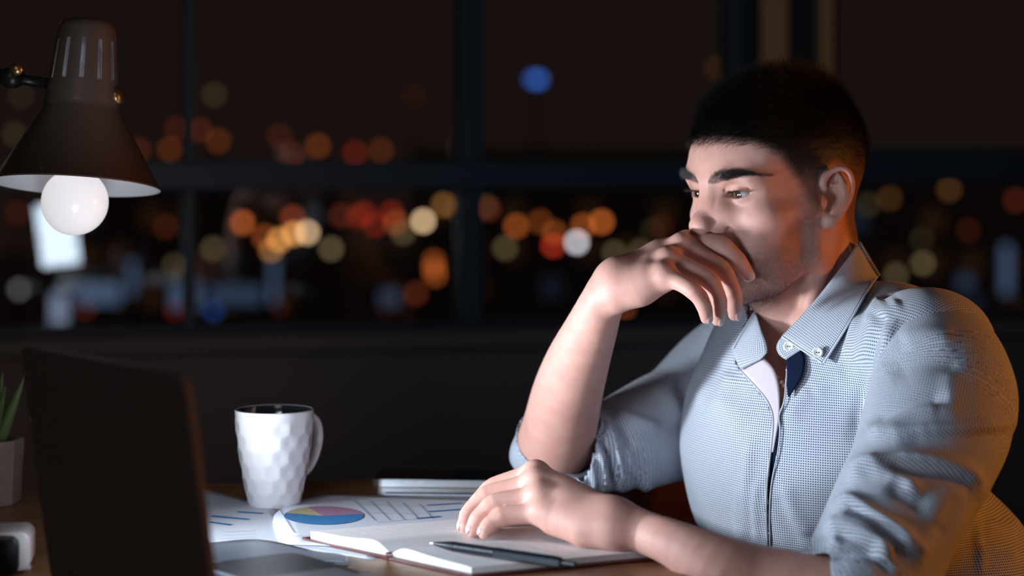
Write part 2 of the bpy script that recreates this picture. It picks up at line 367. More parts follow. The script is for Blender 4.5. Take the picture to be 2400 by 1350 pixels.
        bm = bmesh.new(); add_box(bm, (-w_/2, 0, 0), (w_/2, .12, h_)); bm_obj('glow_face', bm, sg[m], e, bevel=.01)
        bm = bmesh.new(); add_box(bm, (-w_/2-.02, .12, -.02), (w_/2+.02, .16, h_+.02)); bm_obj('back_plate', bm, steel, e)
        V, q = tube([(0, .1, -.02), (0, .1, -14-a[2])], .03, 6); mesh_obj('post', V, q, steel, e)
    # dark blocks and ground far out
    bm = bmesh.new(); add_box(bm, (-220, 8, -15), (220, 300, -14.0)); structure('ground', bm, mat('night_asphalt', (.30, .31, .36), .8, noise=(.2, (.22, .23, .27))))
    bmat = mat('night_facade', (.40, .40, .46), .9, noise=(.3, (.30, .31, .38)))
    wl = [emis('dim_lit_window', (.55, .24, .10), .035), emis('dim_blue_window', (.16, .28, .5), .05)]
    rg = random.Random(3)
    for i, (x, w_, h, Yb) in enumerate([(-52, 22, 12.5, 150), (-24, 20, 11, 160), (4, 24, 14, 170), (33, 22, 11.5, 150), (60, 20, 13, 165)]):
        lab = ['low dark block with few lit windows behind the desk lamp', 'low dark tower second from the left on the night skyline', 'tallest dark tower in the middle of the night skyline', 'dark block on the skyline right of the tallest tower', 'dark tower at the right end of the night skyline'][i]
        e = empty('street_building', (x, Yb, -14), lab, 'building', group='dark city blocks')
        bm = bmesh.new(); add_box(bm, (-w_/2, 0, 0), (w_/2, 14, h)); bm_obj('facade', bm, bmat, e)
        bm = bmesh.new(); add_box(bm, (-w_/2-.3, -.3, h), (w_/2+.3, 14.3, h+.8)); bm_obj('parapet', bm, bmat, e)
        for k in range(14):
            wx = -w_/2+1.5+(k % 7)*(w_-3)/7; wz = 3+(rg.randrange(0, 3))*3
            bm = bmesh.new(); add_box(bm, (wx, -.08, wz), (wx+1.3, .05, wz+1.5)); bm_obj('window', bm, wl[k % 5 == 0], e)
city()
# ================================================================ the desk and what stands on it
def wood(name, c1, c2, c3, yaw, scale=1.0, rough=.38):
    m = bpy.data.materials.new(name); m.use_nodes = True; nt = m.node_tree; b = nt.nodes['Principled BSDF']; L = nt.links.new
    tc = nt.nodes.new('ShaderNodeTexCoord'); mp = nt.nodes.new('ShaderNodeMapping'); mp.inputs['Rotation'].default_value = (0, 0, yaw); mp.inputs['Scale'].default_value = (2.2*scale, 46*scale, 46*scale); L(tc.outputs['Object'], mp.inputs[0])
    n = nt.nodes.new('ShaderNodeTexNoise'); n.inputs['Scale'].default_value = 3; n.inputs['Detail'].default_value = 7; n.inputs['Roughness'].default_value = .62; L(mp.outputs[0], n.inputs['Vector'])
    r = nt.nodes.new('ShaderNodeValToRGB'); r.color_ramp.elements[0].position = .32; r.color_ramp.elements[0].color = (*c1, 1); r.color_ramp.elements[1].position = .72; r.color_ramp.elements[1].color = (*c3, 1); e = r.color_ramp.elements.new(.5); e.color = (*c2, 1)
    L(n.outputs['Fac'], r.inputs[0]); L(r.outputs[0], b.inputs['Base Color']); b.inputs['Roughness'].default_value = rough
    bp = nt.nodes.new('ShaderNodeBump'); bp.inputs['Strength'].default_value = .25; bp.inputs['Distance'].default_value = .0008; L(n.outputs['Fac'], bp.inputs['Height']); L(bp.outputs['Normal'], b.inputs['Normal'])
    return m
M_DESK = wood('desk_oak', (.12, .048, .017), (.25, .108, .040), (.38, .175, .068), 0)
DC = np.array([.020, 2.3993])                      # far right corner of the desk
def desk():
    e = empty('desk', (DC[0], DC[1], 0), 'brown wooden desk under the laptop, papers and notebook', 'desk', rz=WYAW)
    bm = bmesh.new(); add_box(bm, (-1.75, -.95, DESK-.03), (0, 0, DESK)); bm_obj('top', bm, M_DESK, e, bevel=.003)
    for x, y in ((-.07, -.06), (-1.68, -.06), (-.07, -.89), (-1.68, -.89)):
        bm = bmesh.new(); add_box(bm, (x-.03, y-.03, 0), (x+.03, y+.03, DESK-.03)); bm_obj('leg', bm, M_DESK, e, bevel=.003)
    for y in (-.07, -.88):
        bm = bmesh.new(); add_box(bm, (-1.65, y-.012, DESK-.11), (-.10, y+.012, DESK-.03)); bm_obj('apron', bm, M_DESK, e)
desk()
LAZ = -.9255; LHL = np.array([-.3656, 1.7337]); LW = .276
def laptop():
    u = np.array([math.cos(LAZ), math.sin(LAZ)]); hc = LHL+u*LW/2
    e = empty('laptop', (hc[0], hc[1], DESK), 'open slim dark grey laptop seen from behind its lid, screen lighting the man', 'laptop', rz=LAZ)
    alu = mat('laptop_metal', (.17, .165, .17), .38, metal=.75, noise=(60, (.15, .145, .15))); lidm = mat('laptop_lid_metal', (.20, .175, .172), .5, metal=.0, noise=(60, (.185, .165, .162)))
    dark = mat('laptop_key', (.030, .034, .045), .35); blk = mat('laptop_bezel', (.008, .008, .009), .2)
    d = .218; bm = bmesh.new(); add_prism(bm, [(x, y+d/2) for x, y in round_rect(LW, d, .014)], .0012, .0135); bm_obj('base', bm, alu, e, smooth=False, bevel=.0012)
    bm = bmesh.new(); add_prism(bm, [(x, y+.074) for x, y in round_rect(LW*.90, .100, .003)], .0134, .0139); bm_obj('keyboard_well', bm, mat('keyboard_well', (.38, .42, .50), .35, metal=.4), e)
    bm = bmesh.new(); add_prism(bm, round_rect(.0158, .0150, .0020, 3), .0, .0014); kme = bm_obj('key', bm, dark, e, bevel=.0003)
    first = True
    for r in range(5):
        for c in range(13):
            k = kme if first else kme.copy()
            if not first: SC.collection.objects.link(k)
            first = False; k.location = (-.1140+c*.0190, .032+r*.0185, .0139)
    bm = bmesh.new(); add_prism(bm, round_rect(.095, .0150, .0020, 3), .0139, .0153); bm_obj('space_bar', bm, dark, e).location = (0, .032+5*.0185-.0005, 0)
    bm = bmesh.new(); add_prism(bm, [(x, y+.174) for x, y in round_rect(.112, .072, .003)], .0134, .0138); bm_obj('trackpad', bm, mat('trackpad', (.24, .24, .26), .3, metal=.5), e)
    bm = bmesh.new(); add_prism(bm, [(x, y+d-.003) for x, y in round_rect(.05, .010, .003)], .0132, .0137); bm_obj('finger_notch', bm, mat('notch', (.5, .5, .54), .25, metal=.6), e)
    for s in (-.1, .1):
        V, q = lathe([(.001, 0), (.008, 0), (.009, .0014), (.001, .0014)], 16); mesh_obj('foot', V+[s, .02, 0], q, blk, e); V2, q2 = V+[s, d-.02, 0], q; mesh_obj('foot', V2, q2, blk, e)
    M = Matrix.Translation((0, -.004, .0145)) @ Matrix.Rotation(.143, 4, 'X') @ Matrix.Rotation(math.pi/2, 4, 'X')   # lid plane: x along hinge, y up, z = back
    H = .1965
    bm = bmesh.new(); add_prism(bm, [(x, y+H/2) for x, y in round_rect(LW, H, .013)], -.0005, .0058, M); ld = bm_obj('lid', bm, lidm, e, bevel=.0010)
    bm = bmesh.new(); add_prism(bm, [(x, y+H/2) for x, y in round_rect(LW-.004, H-.004, .012)], -.0012, -.0004, M); bm_obj('bezel', bm, blk, ld)
    sm = bpy.data.materials.new('lit_screen'); sm.use_nodes = True; nt = sm.node_tree; b = nt.nodes['Principled BSDF']; b.inputs['Base Color'].default_value = (.02, .02, .02, 1); b.inputs['Roughness'].default_value = .3
    b.inputs['Emission Color'].default_value = (.70, .85, 1.0, 1); b.inputs['Emission Strength'].default_value = SCREEN
    V = [M @ Vector((x, y, -.0016)) for x, y in ((-.130, .014), (.130, .014), (.130, .186), (-.130, .186))]
    mesh_obj('screen', np.array([tuple(v) for v in V]), [(0, 3, 2, 1)], sm, ld, False)['label'] = 'bright bluish white lit screen'
    V, q = tube([(-.10, -.003, .0125), (.10, -.003, .0125)], .0058, 12); mesh_obj('hinge', V, q, blk, e)
laptop()
# ---- mug
def mug():
    c = onplane(643, 1183); e = empty('mug', tuple(c), 'white ceramic mug with a hammered faceted side, full of dark coffee', 'mug', rz=math.radians(50))
    wm = mat('white_glaze', (.74, .70, .72), .16, coat=.4); pr = [(.0, .026), (.004, .0275), (.012, .0288), (.030, .0325), (.055, .0366), (.080, .0393), (.097, .0405)]
    n, k = 168, 96; zz = np.linspace(0, .097, k); rr = np.interp(zz, [p[0] for p in pr], [p[1] for p in pr]); a = np.linspace(0, 2*np.pi, n, endpoint=False)
    rows, cols = 6.5, 13; vz = zz[:, None]/.097*rows; va = a[None]/(2*np.pi)*cols; best = np.full((k, n), 9.0)
    for r in range(-1, 9):
        for off in range(-1, 15): d = np.sqrt(((vz-r-.5)*1.0)**2+((va-off-.5*(r % 2)))**2); best = np.minimum(best, d)
    fade = np.clip((zz-.004)/.008, 0, 1)*np.clip((.0915-zz)/.006, 0, 1); R = rr[:, None]+(.0009-.0027*np.clip(.62-best, 0, .62)**1.0)*fade[:, None]
    V = np.stack([R*np.cos(a), R*np.sin(a), np.broadcast_to(zz[:, None], R.shape)], -1).reshape(-1, 3)
    q = [(i*n+j, i*n+(j+1) % n, (i+1)*n+(j+1) % n, (i+1)*n+j) for i in range(k-1) for j in range(n)]
    V2, q2 = lathe([(.0405, .097), (.0402, .0981), (.0391, .0984), (.0384, .0978)], n); Vi, qi = lathe([(.0384, .0978), (.0380, .0970), (.0372, .085), (.0345, .055), (.030, .025), (.024, .006), (.0001, .005)], n); mesh_obj('inner_glaze', Vi, qi, mat('dark_glaze', (.030, .034, .042), .12, coat=.4), e); V3, q3 = lathe([(.0001, .0012), (.022, .0012), (.024, .0), (.026, .0)], n)
    mesh_obj('body', np.vstack([V, V2, V3]), np.vstack([np.array(q), q2+len(V), q3+len(V)+len(V2)]), wm, e)
    hp = spline([(.0375, 0, .080), (.050, 0, .086), (.0600, 0, .078), (.0625, 0, .062), (.0575, 0, .046), (.047, 0, .032), (.0345, 0, .026)], 30)
    V, q = tube(hp, .0048, 14); V[:, 1] *= 1.35; mesh_obj('handle', V, q, wm, e)
    V, q = lathe([(.0001, .0868), (.030, .0868), (.0368, .0872)], 64); mesh_obj('coffee', V, q, mat('black_coffee', (.012, .006, .004), .05), e)
mug()
# ---- papers
PAPER = mat('sheet_paper', (.66, .68, .76), .75, bump=(30, .05, .001)); INK = mat('chart_blue_print', (.035, .20, .46), .7); PINK = mat('chart_pink_print', (.42, .20, .32), .7); YEL = mat('chart_yellow_print', (.55, .46, .26), .7); LINE = mat('chart_line_print', (.22, .25, .34), .7)
def flat(pts, z): return np.array([onplane(x, y, z) for x, y in pts])
def sheet(label, left, right, z, prints):
    A = spline(left, 14); B = spline(right, 14); t = np.linspace(0, 1, 10)[:, None, None]; G = (A[None]*(1-t)+B[None]*t).reshape(-1, 2); P = flat(G, z); off = P.mean(0)*[1, 1, 0]+[0, 0, DESK]
    q = [(i*14+j, i*14+j+1, (i+1)*14+j+1, (i+1)*14+j) for i in range(9) for j in range(13)]
    e = empty('chart_sheet', tuple(off), label, 'paper', group='printed chart sheets on the desk')
    o = mesh_obj('page', P-off, q, PAPER, e); o.modifiers.new('t', 'SOLIDIFY').thickness = .0003; k = 0
    for pts, m, w in prints:
        S = flat(pts, z+.00045)-off
        if w:   # a printed line or bar
            S = spline(S, 8) if len(S) > 2 else S; d = np.gradient(S, axis=0); nrm = np.stack([-d[:, 1], d[:, 0], 0*d[:, 0]], 1); nrm /= np.linalg.norm(nrm, axis=1)[:, None]
            V = np.vstack([S-nrm*w/2, S+nrm*w/2]); n = len(S); mesh_obj('printed_bar' if w > .002 else 'printed_line', V, [(i, i+1, n+i+1, n+i) for i in range(n-1)], m, e, False)
        else: mesh_obj('pie_slice', S, [tuple(range(len(S)))], m, e, False)
def arc(cx, cy, rx, ry, a0, a1, c, n=24): return [c]+[(cx+rx*math.cos(math.radians(a0+(a1-a0)*i/n)), cy-ry*math.sin(math.radians(a0+(a1-a0)*i/n))) for i in range(n+1)]
sheet('printed sheet with blue bars, half hidden behind the laptop lid', [(430, 1132), (420, 1200), (420, 1277)], [(640, 1188), (668, 1228), (690, 1268)], DESK+.0008,
      [([(556, 1199), (616, 1203)], INK, .0060), ([(496, 1209), (584, 1217)], INK, .0065), ([(490, 1223), (541, 1230)], INK, .0065)]+[([(500, 1182+k*7), (545, 1186+k*7)], LINE, .0008) for k in range(2)]+[([(520, 1247+k*8), (600, 1244+k*7)], LINE, .0008) for k in range(3)])
C0 = (757, 1209)
sheet('printed sheet with blue and pink pie chart, in front of the mug', [(757, 1157), (690, 1176), (640, 1212), (655, 1268), (668, 1275)], [(1175, 1168), (1190, 1200), (1190, 1250), (1150, 1290), (1140, 1292)], DESK+.0020,
      [(arc(759, 1208, 93, 21.5, 163, 371, C0), INK, 0), (arc(759, 1208, 93, 21.5, 11, 114, C0), PINK, 0), (arc(759, 1208, 93, 21.5, 114, 163, C0), YEL, 0),
       ([(1000, 1184), (1082, 1179)], INK, .0055), ([(1004, 1199), (1084, 1193)], INK, .0055), ([(976, 1215), (1032, 1210)], INK, .0060)]
      +[([(830+k*38, 1172+k*2), (880+k*34, 1220-k*1)], LINE, .0009) for k in range(5)]+[([(842, 1182), (1000, 1186)], LINE, .0009), ([(862, 1202), (985, 1204)], LINE, .0009), ([(885, 1224), (975, 1216)], LINE, .0009), ([(655, 1192), (690, 1248)], LINE, .0009), ([(665, 1258), (730, 1254)], LINE, .0008)])
sheet('blank white sheet peeking out between the pie chart sheet and the folder', [(660, 1240), (640, 1275)], [(900, 1260), (880, 1312)], DESK+.0005, [([(700, 1272), (730, 1271)], LINE, .0008)])
# ---- grey folder under the laptop
def folder():
    A = spline([(400, 1283), (470, 1276), (510, 1272), (560, 1267), (605, 1266), (655, 1273), (700, 1284), (740, 1293), (790, 1299), (815, 1306)], 40); B = spline([(400, 1330), (470, 1325), (510, 1323), (560, 1321), (605, 1320), (655, 1318), (700, 1316), (740, 1316), (790, 1318), (815, 1320)], 40)
    P = []
    for i, t in enumerate(np.linspace(0, 1, 8)):
        for j in range(40):
            x, y = A[j]*(1-t)+B[j]*t; h = .0030+.0035*math.exp(-((x-600)/70)**2)*(1-t); P.append(onplane(x, y, DESK+h))
    P = np.array(P); off = P.mean(0)*[1, 1, 0]+[0, 0, DESK]; q = [(i*40+j, i*40+j+1, (i+1)*40+j+1, (i+1)*40+j) for i in range(7) for j in range(39)]
    e = empty('folder', tuple(off), 'grey plastic folder with a wavy edge, half under the laptop', 'folder')
    gm = mat('grey_plastic', (.20, .215, .25), .35); o = mesh_obj('cover', P-off, q, gm, e); o.modifiers.new('t', 'SOLIDIFY').thickness = .0008
    o2 = mesh_obj('backing', P-off-[0, 0, .0018], q, gm, e); o2.modifiers.new('t', 'SOLIDIFY').thickness = .0005
folder()
# ---- open notebook and pen
RULE = mat('faint_ruling', (.52, .52, .56), .8)
def notebook():
    s0 = onplane(914, 1311, DESK)[:2]; lt = onplane(722, 1271, DESK)[:2]-s0; rt = onplane(1108, 1354, DESK)[:2]-s0; v = onplane(1536, 1313, DESK)[:2]-onplane(1108, 1354, DESK)[:2]
    e = empty('notebook', (s0[0], s0[1], DESK), 'open notebook with a dark red cover lying under the resting hand', 'notebook')
    pg = mat('notebook_paper', (.78, .74, .74), .7); ed = mat('page_edges', (.74, .70, .68), .8, noise=(900, (.60, .56, .55))); cv = mat('red_brown_cover', (.085, .016, .014), .35)
    def block(side, dirv, prof, nm):
        t = np.linspace(0, 1, 26); top = np.interp(t, [p[0] for p in prof], [p[1] for p in prof]); top = np.convolve(np.pad(top, 2, mode='edge'), np.ones(5)/5, 'valid'); low = np.full(26, .0030)+np.where(t > .75, (t-.75)*.003*(side < 0), 0)
        V = []; n = 26; m = 12
        for k in range(m):
            w = v*(.004+.992*k/(m-1))
            for i in range(n): b = dirv*(t[i]*.965+.012)+w; V.append((b[0], b[1], top[i]))
        for k in (0, m-1):
            w = v*(.004+.992*k/(m-1))
            for i in range(n): b = dirv*(t[i]*.965+.012)+w; V.append((b[0], b[1], low[i]))
        q = [(k*n+i, k*n+i+1, (k+1)*n+i+1, (k+1)*n+i) for k in range(m-1) for i in range(n-1)]; B0, B1 = m*n, m*n+n
        q2 = [(i, i+1, B0+i+1, B0+i) for i in range(n-1)]+[((m-1)*n+i, (m-1)*n+i+1, B1+i+1, B1+i) for i in range(n-1)]
        q2 += [(k*n+n-1, (k+1)*n+n-1, B1+n-1 if k == m-2 else (k+1)*n+n-1, B0+n-1) for k in range(0)]
        o = mesh_obj(nm, np.array(V), q, pg, e); o2 = mesh_obj('page_edges', np.array(V), q2, ed, o, False)
        V3 = []
        for k in range(m): b = dirv*.977+v*(.004+.992*k/(m-1)); V3 += [(b[0], b[1], top[-1]), (b[0], b[1], low[-1])]
        mesh_obj('page_edges', np.array(V3), [(2*k, 2*k+1, 2*k+3, 2*k+2) for k in range(m-1)], ed, o, False)
        # a few handwritten lines
        for r in range(9):
            pts = []; rg = random.Random(r+(side > 0)*20)
            for i in range(14): tt = .18+.66*i/13; b = dirv*(tt*.965+.012)+v*(.10+.088*r+.006*rg.random()); pts.append((b[0], b[1], np.interp(tt, t, top)+.0003))
            pts = np.array(pts); w = np.array([*(v/np.linalg.norm(v))*.0006, 0]); mesh_obj('ruled_line', np.vstack([pts-w*.5, pts+w*.5]), [(i, i+1, 15+i, 14+i) for i in range(13)], RULE, o, False)
        return o
    block(-1, lt, [(0, .0035), (.05, .0095), (.13, .0142), (.22, .0146), (.5, .0118), (.85, .0114), (.97, .0112), (1, .0100)], 'left_page_block')
    block(1, rt, [(0, .0035), (.05, .0095), (.13, .0125), (.24, .0124), (.5, .0102), (.85, .0090), (.97, .0088), (1, .0080)], 'right_page_block')
    for sg, dv in ((-1, lt), (1, rt)):
        V = []; n = 16
        for z in (.0006, .0028):
            for k in (-.018, 1.018):
                for i in range(n): t = i/(n-1)*1.035; b = dv*t+v*k; V.append((b[0], b[1], z+(max(0, t-.62)**2*.010 if sg < 0 else 0)))
        q = []
        for i in range(n-1): q += [(i, i+1, n+i+1, n+i), (2*n+i, 3*n+i, 3*n+i+1, 2*n+i+1), (i, 2*n+i, 2*n+i+1, i+1), (n+i, n+i+1, 3*n+i+1, 3*n+i)]
        q += [(n-1, 2*n-1+0, 4*n-1, 3*n-1), (0, n, 3*n, 2*n)]
        mesh_obj('cover', np.array(V), q, cv, e, False)
    b0, b1 = -v*.018, v*1.018; V, q = tube([(b0[0], b0[1], .0036), (b1[0], b1[1], .0036)], .0032, 10); mesh_obj('spine', V, q, cv, e)
notebook()
def pen():
    a = W(1004, 1272, 1.888); b = W(1352, 1324, 1.800); d = (b-a)/np.linalg.norm(b-a); L = np.linalg.norm(b-a)
    e = empty('pen', tuple(a), 'black retractable ballpoint pen lying across the right notebook page', 'pen'); e.rotation_euler = Vector(d).to_track_quat('Z', 'X').to_euler()
    bk = mat('pen_black', (.012, .016, .024), .33); sv = mat('pen_tip_steel', (.7, .7, .72), .2, metal=1.0)
    V, q = lathe([(.0001, 0), (.0006, .0004), (.0011, .004), (.0014, .006)], 16); mesh_obj('tip', V, q, sv, e)
    pr = [(.0014, .006), (.0036, .020), (.0043, .026)]
    for i in range(14): z = .028+i*.0030; pr += [(.0044, z), (.0044, z+.0018), (.0040, z+.0021), (.0040, z+.0027)]
    V, q = lathe(pr+[(.0045, .071)], 24); mesh_obj('grip', V, q, bk, e)
    V, q = lathe([(.0045, .071), (.0049, .074), (.0050, L-.022), (.0047, L-.0165), (.0042, L-.0150), (.0001, L-.0148)], 6); mesh_obj('barrel', V, q, bk, e, False)
    V, q = lathe([(.0022, L-.015), (.0022, L-.002), (.0016, L), (.0001, L)], 16); mesh_obj('clicker', V, q, bk, e)
    bm = bmesh.new(); add_box(bm, (-.0018, -.0072, L-.058), (.0018, -.0058, L-.017)); add_box(bm, (-.0018, -.0072, L-.020), (.0018, -.003, L-.017)); bm_obj('clip', bm, bk, e)
pen()
# ---- phone and ruler
def phone():
    c = onplane(1040, 1131, DESK); rz = math.radians(-3.5)
    e = empty('smartphone', tuple(c), 'black smartphone with a shiny silver edge lying at the back of the desk', 'phone', rz=rz)
    sv = mat('phone_steel', (.80, .82, .86), .22, metal=.9); gl = mat('phone_glass', (.006, .007, .009), .06)
    bm = bmesh.new(); add_prism(bm, round_rect(.150, .072, .011), .0006, .0082); bm_obj('body', bm, sv, e, bevel=.0014)
    bm = bmesh.new(); add_prism(bm, round_rect(.147, .069, .010), .0082, .0088); bm_obj('screen', bm, gl, e)
    for x in (-.035, -.022): bm = bmesh.new(); add_box(bm, (x-.005, -.0367, .0036), (x+.005, -.0355, .0056)); bm_obj('side_button', bm, sv, e)
    c = W(1030, 1163, 0.0+5000*(.369-.0016)/823)
    e = empty('ruler', (c[0], c[1], DESK+.0026), 'slim silvery ruler lying along the near side of the phone', 'ruler', rz=math.radians(-4.5)); st = mat('ruler_steel', (.62, .62, .66), .25, metal=.85, noise=(200, (.5, .5, .55)))
    bm = bmesh.new(); add_box(bm, (-.057, -.005, 0), (.075, .005, .0020)); bm_obj('blade', bm, st, e, bevel=.0004)
    for k in range(26): bm = bmesh.new(); add_box(bm, (-.054+k*.005, -.005, .0020), (-.0535+k*.005, -.005+(.004 if k % 2 == 0 else .0025), .00212)); bm_obj('graduation', bm, INK, e)
phone()
# ---- desk lamp
def desk_lamp():
    Y = 2.16; rim = W(178, 436, Y); foot = onplane(-430, 1165, DESK)
    e = empty('desk_lamp', (foot[0], foot[1], DESK), 'adjustable desk lamp with a brown metal cone shade and round white bulb', 'lamp'); off = np.array(e.location)
    out = mat('lamp_enamel', (.135, .092, .076), .42, coat=.25); inn = mat('lamp_white_inside', (.80, .80, .82), .45); steel = mat('lamp_arm_steel', (.05, .045, .042), .35, metal=.6); brass = mat('lamp_brass', (.65, .42, .18), .3, metal=.9)
    Mx = (Matrix.Translation(Vector(rim-off)) @ Matrix.Rotation(math.radians(2.4), 4, 'Y') @ Matrix.Rotation(math.radians(-8.5), 4, 'X'))
    m = np.array(Mx); px = Y/F
    prof = [(.0848, -.0005), (.0850, .0012), (196*px, 3*px), (92*px, 178*px), (88.5*px, 188*px), (88*px, 196*px)]
    V, q = lathe(prof, 96, m); sh = mesh_obj('shade', V, q, out, e)
    # neck with open slots
    n = 96; zs = [196*px, 246*px, 342*px, 372*px, 386*px, 392*px]; rs = [88*px, 82*px, 72*px, 68*px, 64*px, 54*px]; a = np.linspace(0, 2*np.pi, n, endpoint=False); V = np.array([(r*math.cos(t), r*math.sin(t), z) for r, z in zip(rs, zs) for t in a])
    slot = lambda i, j: i == 1 and (j % 8) in (1, 2)
    q = [(i*n+j, i*n+(j+1) % n, (i+1)*n+(j+1) % n, (i+1)*n+j) for i in range(5) for j in range(n) if not slot(i, j)]+[tuple(5*n+j for j in range(n))]
    mesh_obj('shade_neck', V @ m[:3, :3].T+m[:3, 3], q, out, e)
    V, q = lathe([(30*px, 391*px), (26*px, 398*px), (.0001, 400*px)], 40, m); mesh_obj('cap', V, q, out, e)
    prof = [(.0846, .0), (193*px, 3*px), (89*px, 178*px), (85*px, 196*px), (79*px, 246*px), (69*px, 342*px), (60*px, 384*px), (.0001, 386*px)]
    V, q = lathe(prof, n, m); q = np.array([f for k, f in enumerate(q.tolist()) if not (k//n == 4 and (k % n) % 8 in (1, 2))]); il = mesh_obj('inner_lining', V, q, inn, e)
    # socket and bulb
    V, q = lathe([(.0001, 200*px), (30*px, 200*px), (32*px, 330*px), (20*px, 350*px), (.0001, 350*px)], 40, m); mesh_obj('socket', V, q, inn, e)
    bm_ = mat('bulb_glass', (.82, .80, .80), .25, emis=(1, .95, .97), estr=BULB, coat=.3)
    r = 78*px; pr = [(r*math.sin(t), -38*px-r*math.cos(t)) for t in np.linspace(.001, 2.55, 36)]+[(34*px, 78*px), (30*px, 130*px), (29*px, 205*px)]
    V, q = lathe(pr, 64, m); mesh_obj('bulb', V, q, bm_, e)
    # knob, bracket, arms, stand
    V, q = tube([m[:3, :3] @ np.array([84*px, -.006, 215*px])+m[:3, 3], m[:3, :3] @ np.array([93*px, -.008, 216*px])+m[:3, 3]], .0085, 16); mesh_obj('knob', V, q, brass, e)
    j0 = m[:3, :3] @ np.array([-80*px, 0, 240*px])+m[:3, 3]; j1 = W(28, 183, Y)-off; V, q = tube([j0, (j0+j1)/2, j1], .0055, 12); mesh_obj('bracket', V, q, steel, e)
    V, q = tube([j1+[0, -.012, 0], j1+[0, .012, 0]], .0105, 18); mesh_obj('joint', V, q, steel, e)
    V, q = tube([j1+[.008, -.014, .008], j1+[.008, -.019, .008]], .0065, 14); mesh_obj('wing_nut', V, q, brass, e)
    j2 = W(-470, 60, Y)-off; j3 = np.array([0, 0, .05]); V, q = tube([j1, j2], .0065, 12); mesh_obj('upper_arm', V, q, steel, e); V, q = tube([j2, j3], .0065, 12); mesh_obj('lower_arm', V, q, steel, e)
    V, q = tube([j2+[0, -.014, 0], j2+[0, .014, 0]], .012, 18); mesh_obj('joint', V, q, steel, e); V, q = lathe([(.0001, 0), (.085, 0), (.085, .012), (.07, .018), (.014, .022), (.012, .052), (.0001, .053)], 48); mesh_obj('base', V, q, steel, e)
desk_lamp()
# ---- plant, pencil cup, small box
def plant():
    c = onplane(-38, 1180, DESK); px = c[1]/F
    e = empty('potted_plant', tuple(c), 'spiky green aloe in a tapered stone pot at the left edge', 'plant', rz=.3)
    pm = mat('rough_stone_pot', (.36, .23, .20), .9, noise=(75, (.16, .10, .09)), bump=(220, .6, .002))
    V, q = lathe([(.0001, .0), (80*px, 0), (85*px, 4*px), (93*px, 146*px), (91*px, 152*px), (82*px, 152*px), (80*px, 130*px), (.0001, 128*px)], 8); mesh_obj('pot', V, q, pm, e, False)
    V, q = lathe([(.0001, 131*px), (80*px, 131*px)], 24); mesh_obj('soil', V, q, mat('potting_soil', (.018, .013, .010), .95, bump=(300, .8, .003)), e)
    lm = mat('aloe_leaf', (.075, .12, .030), .45, noise=(40, (.11, .15, .045)))
    rg = random.Random(11)
    tips = [(62, 872, -.01), (6, 872, .0), (14, 905, -.03), (-60, 850, .02), (-120, 890, .0), (-90, 930, -.05), (-20, 830, .03), (-150, 960, .03), (30, 940, .05)]
    for k, (tx, ty, dy) in enumerate(tips):
        tip = W(tx, ty, c[1]+dy)-np.array(c); base = np.array([.012*math.cos(k*.7), .012*math.sin(k*.7), 128*px]); mid = base*.5+tip*.5+np.array([-.10*(tip[0]), 0, -.012 if k < 3 else .01])*1.0
        S = spline([base, mid, tip], 16); w = .0085*(1-np.linspace(0, 1, 16)**1.6)+.0003; V, q = tube(S, w, 8); ctr = np.repeat(S, 8, 0); V[:128] = ctr+(V[:128]-ctr)*[1, .6, .7]
        Rz = np.array([[math.cos(-.3), -math.sin(-.3), 0], [math.sin(-.3), math.cos(-.3), 0], [0, 0, 1]]); mesh_obj('leaf', V @ Rz.T, q, lm, e)
plant()
def pencil_cup():
    c = onplane(155, 1172, DESK); px = c[1]/F
    e = empty('pencil_cup', tuple(c), 'dull brass pencil cup mostly hidden behind the laptop lid', 'cup')
    V, q = lathe([(.0001, .001), (56*px, .001), (60*px, 98*px), (57*px, 98*px), (53*px, 4*px), (.0001, 4*px)], 40); mesh_obj('body', V, q, mat('dull_brass', (.26, .17, .07), .45, metal=.6), e)
    V, q = lathe([(60*px, 94*px), (62*px, 97*px), (60*px, 100*px), (57*px, 99*px)], 40); mesh_obj('rim', V, q, mat('brass_rim', (.34, .22, .09), .35, metal=.7), e)
    a = W(69, 971, c[1]-.01); b = W(172, 1166, c[1]+.008); d = (b-a)/np.linalg.norm(b-a); L = np.linalg.norm(b-a)
    p = empty('pencil', tuple(a), 'sharpened pale wooden pencil leaning out behind the laptop lid', 'pencil'); p.rotation_euler = Vector(d).to_track_quat('Z', 'X').to_euler()
    V, q = lathe([(.0001, 0), (.0011, .004)], 12); mesh_obj('lead', V, q, mat('pencil_lead', (.10, .09, .13), .4), p)
    V, q = lathe([(.0011, .004), (.0036, .016)], 12); mesh_obj('cut_wood', V, q, mat('cut_wood', (.70, .47, .36), .7), p)
    V, q = lathe([(.0036, .016), (.0037, .018), (.0037, L-.004), (.0001, L-.003)], 6); mesh_obj('shaft', V, q, mat('pencil_paint', (.72, .50, .33), .4), p, False)
pencil_cup()
